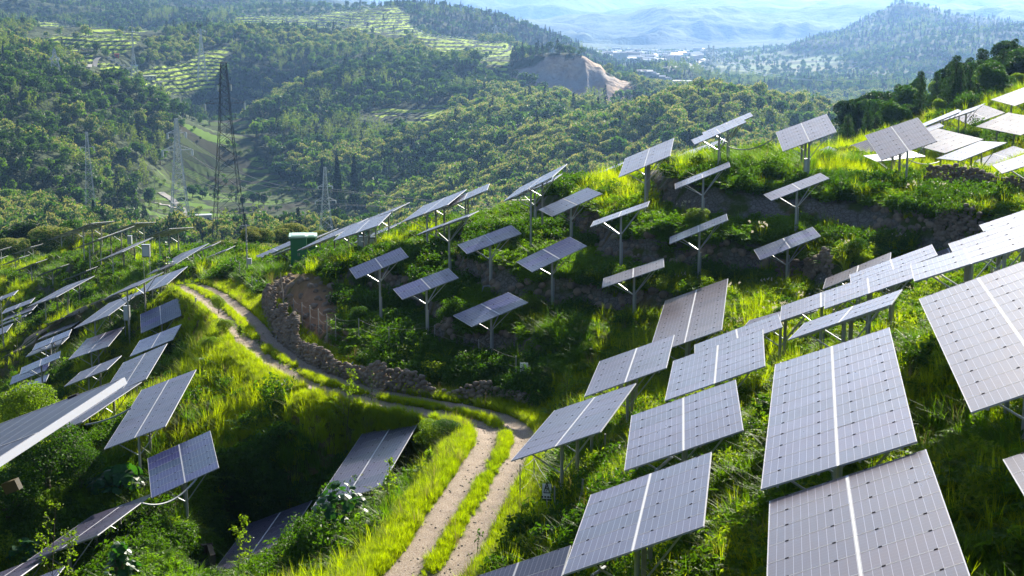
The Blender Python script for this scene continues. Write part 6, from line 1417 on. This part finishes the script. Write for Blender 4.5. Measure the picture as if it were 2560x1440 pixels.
def dead_tree():
    h_ = hit(712, 790, 90, 105); o = link('dead_tree', None, loc=h_, label='bare grey dead tree leaning on the red earth bank', category='dead tree'); b = MB(); rg = np.random.default_rng(8); b.bar((0, 0, -.3), (-.1, .1, 1.6), .06, 0, .045); b.bar((-.1, .1, 1.6), (-.25, .2, 2.9), .045, 0, .015); b.obj('trunk', M['drybark'], o)
    b = MB()
    for i in range(16): t = .2+.75*rg.random(); p = Vector((-.2*t, .15*t, 2.8*t)); b.bar(p, p+Vector((rg.normal()*.45, rg.normal()*.3, .3+.5*rg.random())), .015, 0, .005)
    b.obj('branches', M['drybark'], o)
dead_tree()
wire(hit(690, 850, 85, 105)+Vector((0, 0, .1)), hit(722, 770, 88, 110)+Vector((0, 0, .2)), -.1, 'white pipe lying on the red earth bank', .04, 'pipe', 6, 'pipe', 'pipe', None)
wire(hit(862, 945, 75, 92)+Vector((0, 0, .1)), onray(882, 906, 83), 0, 'bent white pipe leaning on the stone wall', .045, 'pipe', 4, 'pipe', 'pipe', None)
def culvert():
    h_ = hit(470, 1392, 50, 75); o = link('culvert', None, loc=h_, label='dark open culvert in the bright grass at the lower left', category='culvert'); o.rotation_euler.z = .3
    b = MB(); b.box((-1.05, 0, -.1), (.12, .8, .35)); b.box((1.05, 0, -.1), (.12, .8, .35)); b.box((0, .75, -.1), (1.2, .1, .35)); b.obj('frame', M['bark'], o); b = MB(); b.box((0, 0, -.3), (.93, .65, .08)); b.obj('pit_shade', M['black'], o)  # black slab stands in for the shade inside the opening
culvert()
# bracket under the very near table
def bracket():
    a = [t for t in TABS if t[0] == 'FM'][0]
    c = onray(30, 1215, 8.2); b = MB(); u, fw, nn = tab_axes(R(a[5]), R(a[6]), R(a[7])); b.box(c, (.045, .02, .03), 0, (u, fw, nn))
    o = b.obj('steel_bracket', [mat('dull_yellow_bracket', (.12, .095, .05), .6)]); r_ = [q for q in bpy.data.objects if q.get('label') == LAB['FM']][0]; o.parent = r_; o.matrix_parent_inverse = Matrix.Translation(-r_.location)
bracket()
# distant solar tables: say which one
grp = {}
for q in bpy.data.objects:
    if q.get('group', '').startswith('distant solar tables'): p_ = proj(q.location.x, q.location.y, q.location.z); grp.setdefault(q['group'], []).append((float(p_[0]), float(p_[1]), q))
SH = {g: l for g, l in zip(['distant solar tables '+z[0] for z in ZONES], ['on the far hilltop', 'below the compound', 'on the skyline shelf', 'left of the quarry', 'in the diagonal strip', 'by the hill road', 'above the compound', 'by the road bend'])}
for g, it in grp.items():
    for o, ph in ordered(it, 10): o['label'] = 'tiny solar table '+SH[g]+(', '+ph if ph else '')
# ------------------------------------------------------------------ air
if HAZE:
    zs_ = []
    for nm in ('ground', 'hills', 'mountains'):
        me_ = bpy.data.objects[nm].data; a_ = np.empty(len(me_.vertices)*3, np.float32); me_.vertices.foreach_get('co', a_); zs_ += [a_[2::3].min(), a_[2::3].max()]
    z0_, z1_ = float(min(zs_))-1, float(max(zs_))+5; print('haze', z0_, z1_)
    bm_ = MB(); bm_.box((0, 10000, (z0_+z1_)/2), (19000, 13000, (z1_-z0_)/2))
    o = bm_.obj('haze', [bpy.data.materials.new('haze_air')], kind='stuff', label='thin blue haze filling the air')
    m = o.data.materials[0]; m.use_nodes = True; nt_ = m.node_tree; nt_.nodes.remove(nt_.nodes['Principled BSDF'])
    v = nt_.nodes.new('ShaderNodeVolumePrincipled'); v.inputs['Color'].default_value = (.27, .50, 1.0, 1); v.inputs['Density'].default_value = HAZE
    v.inputs['Anisotropy'].default_value = .62
    nt_.links.new(v.outputs[0], nt_.nodes['Material Output'].inputs['Volume'])
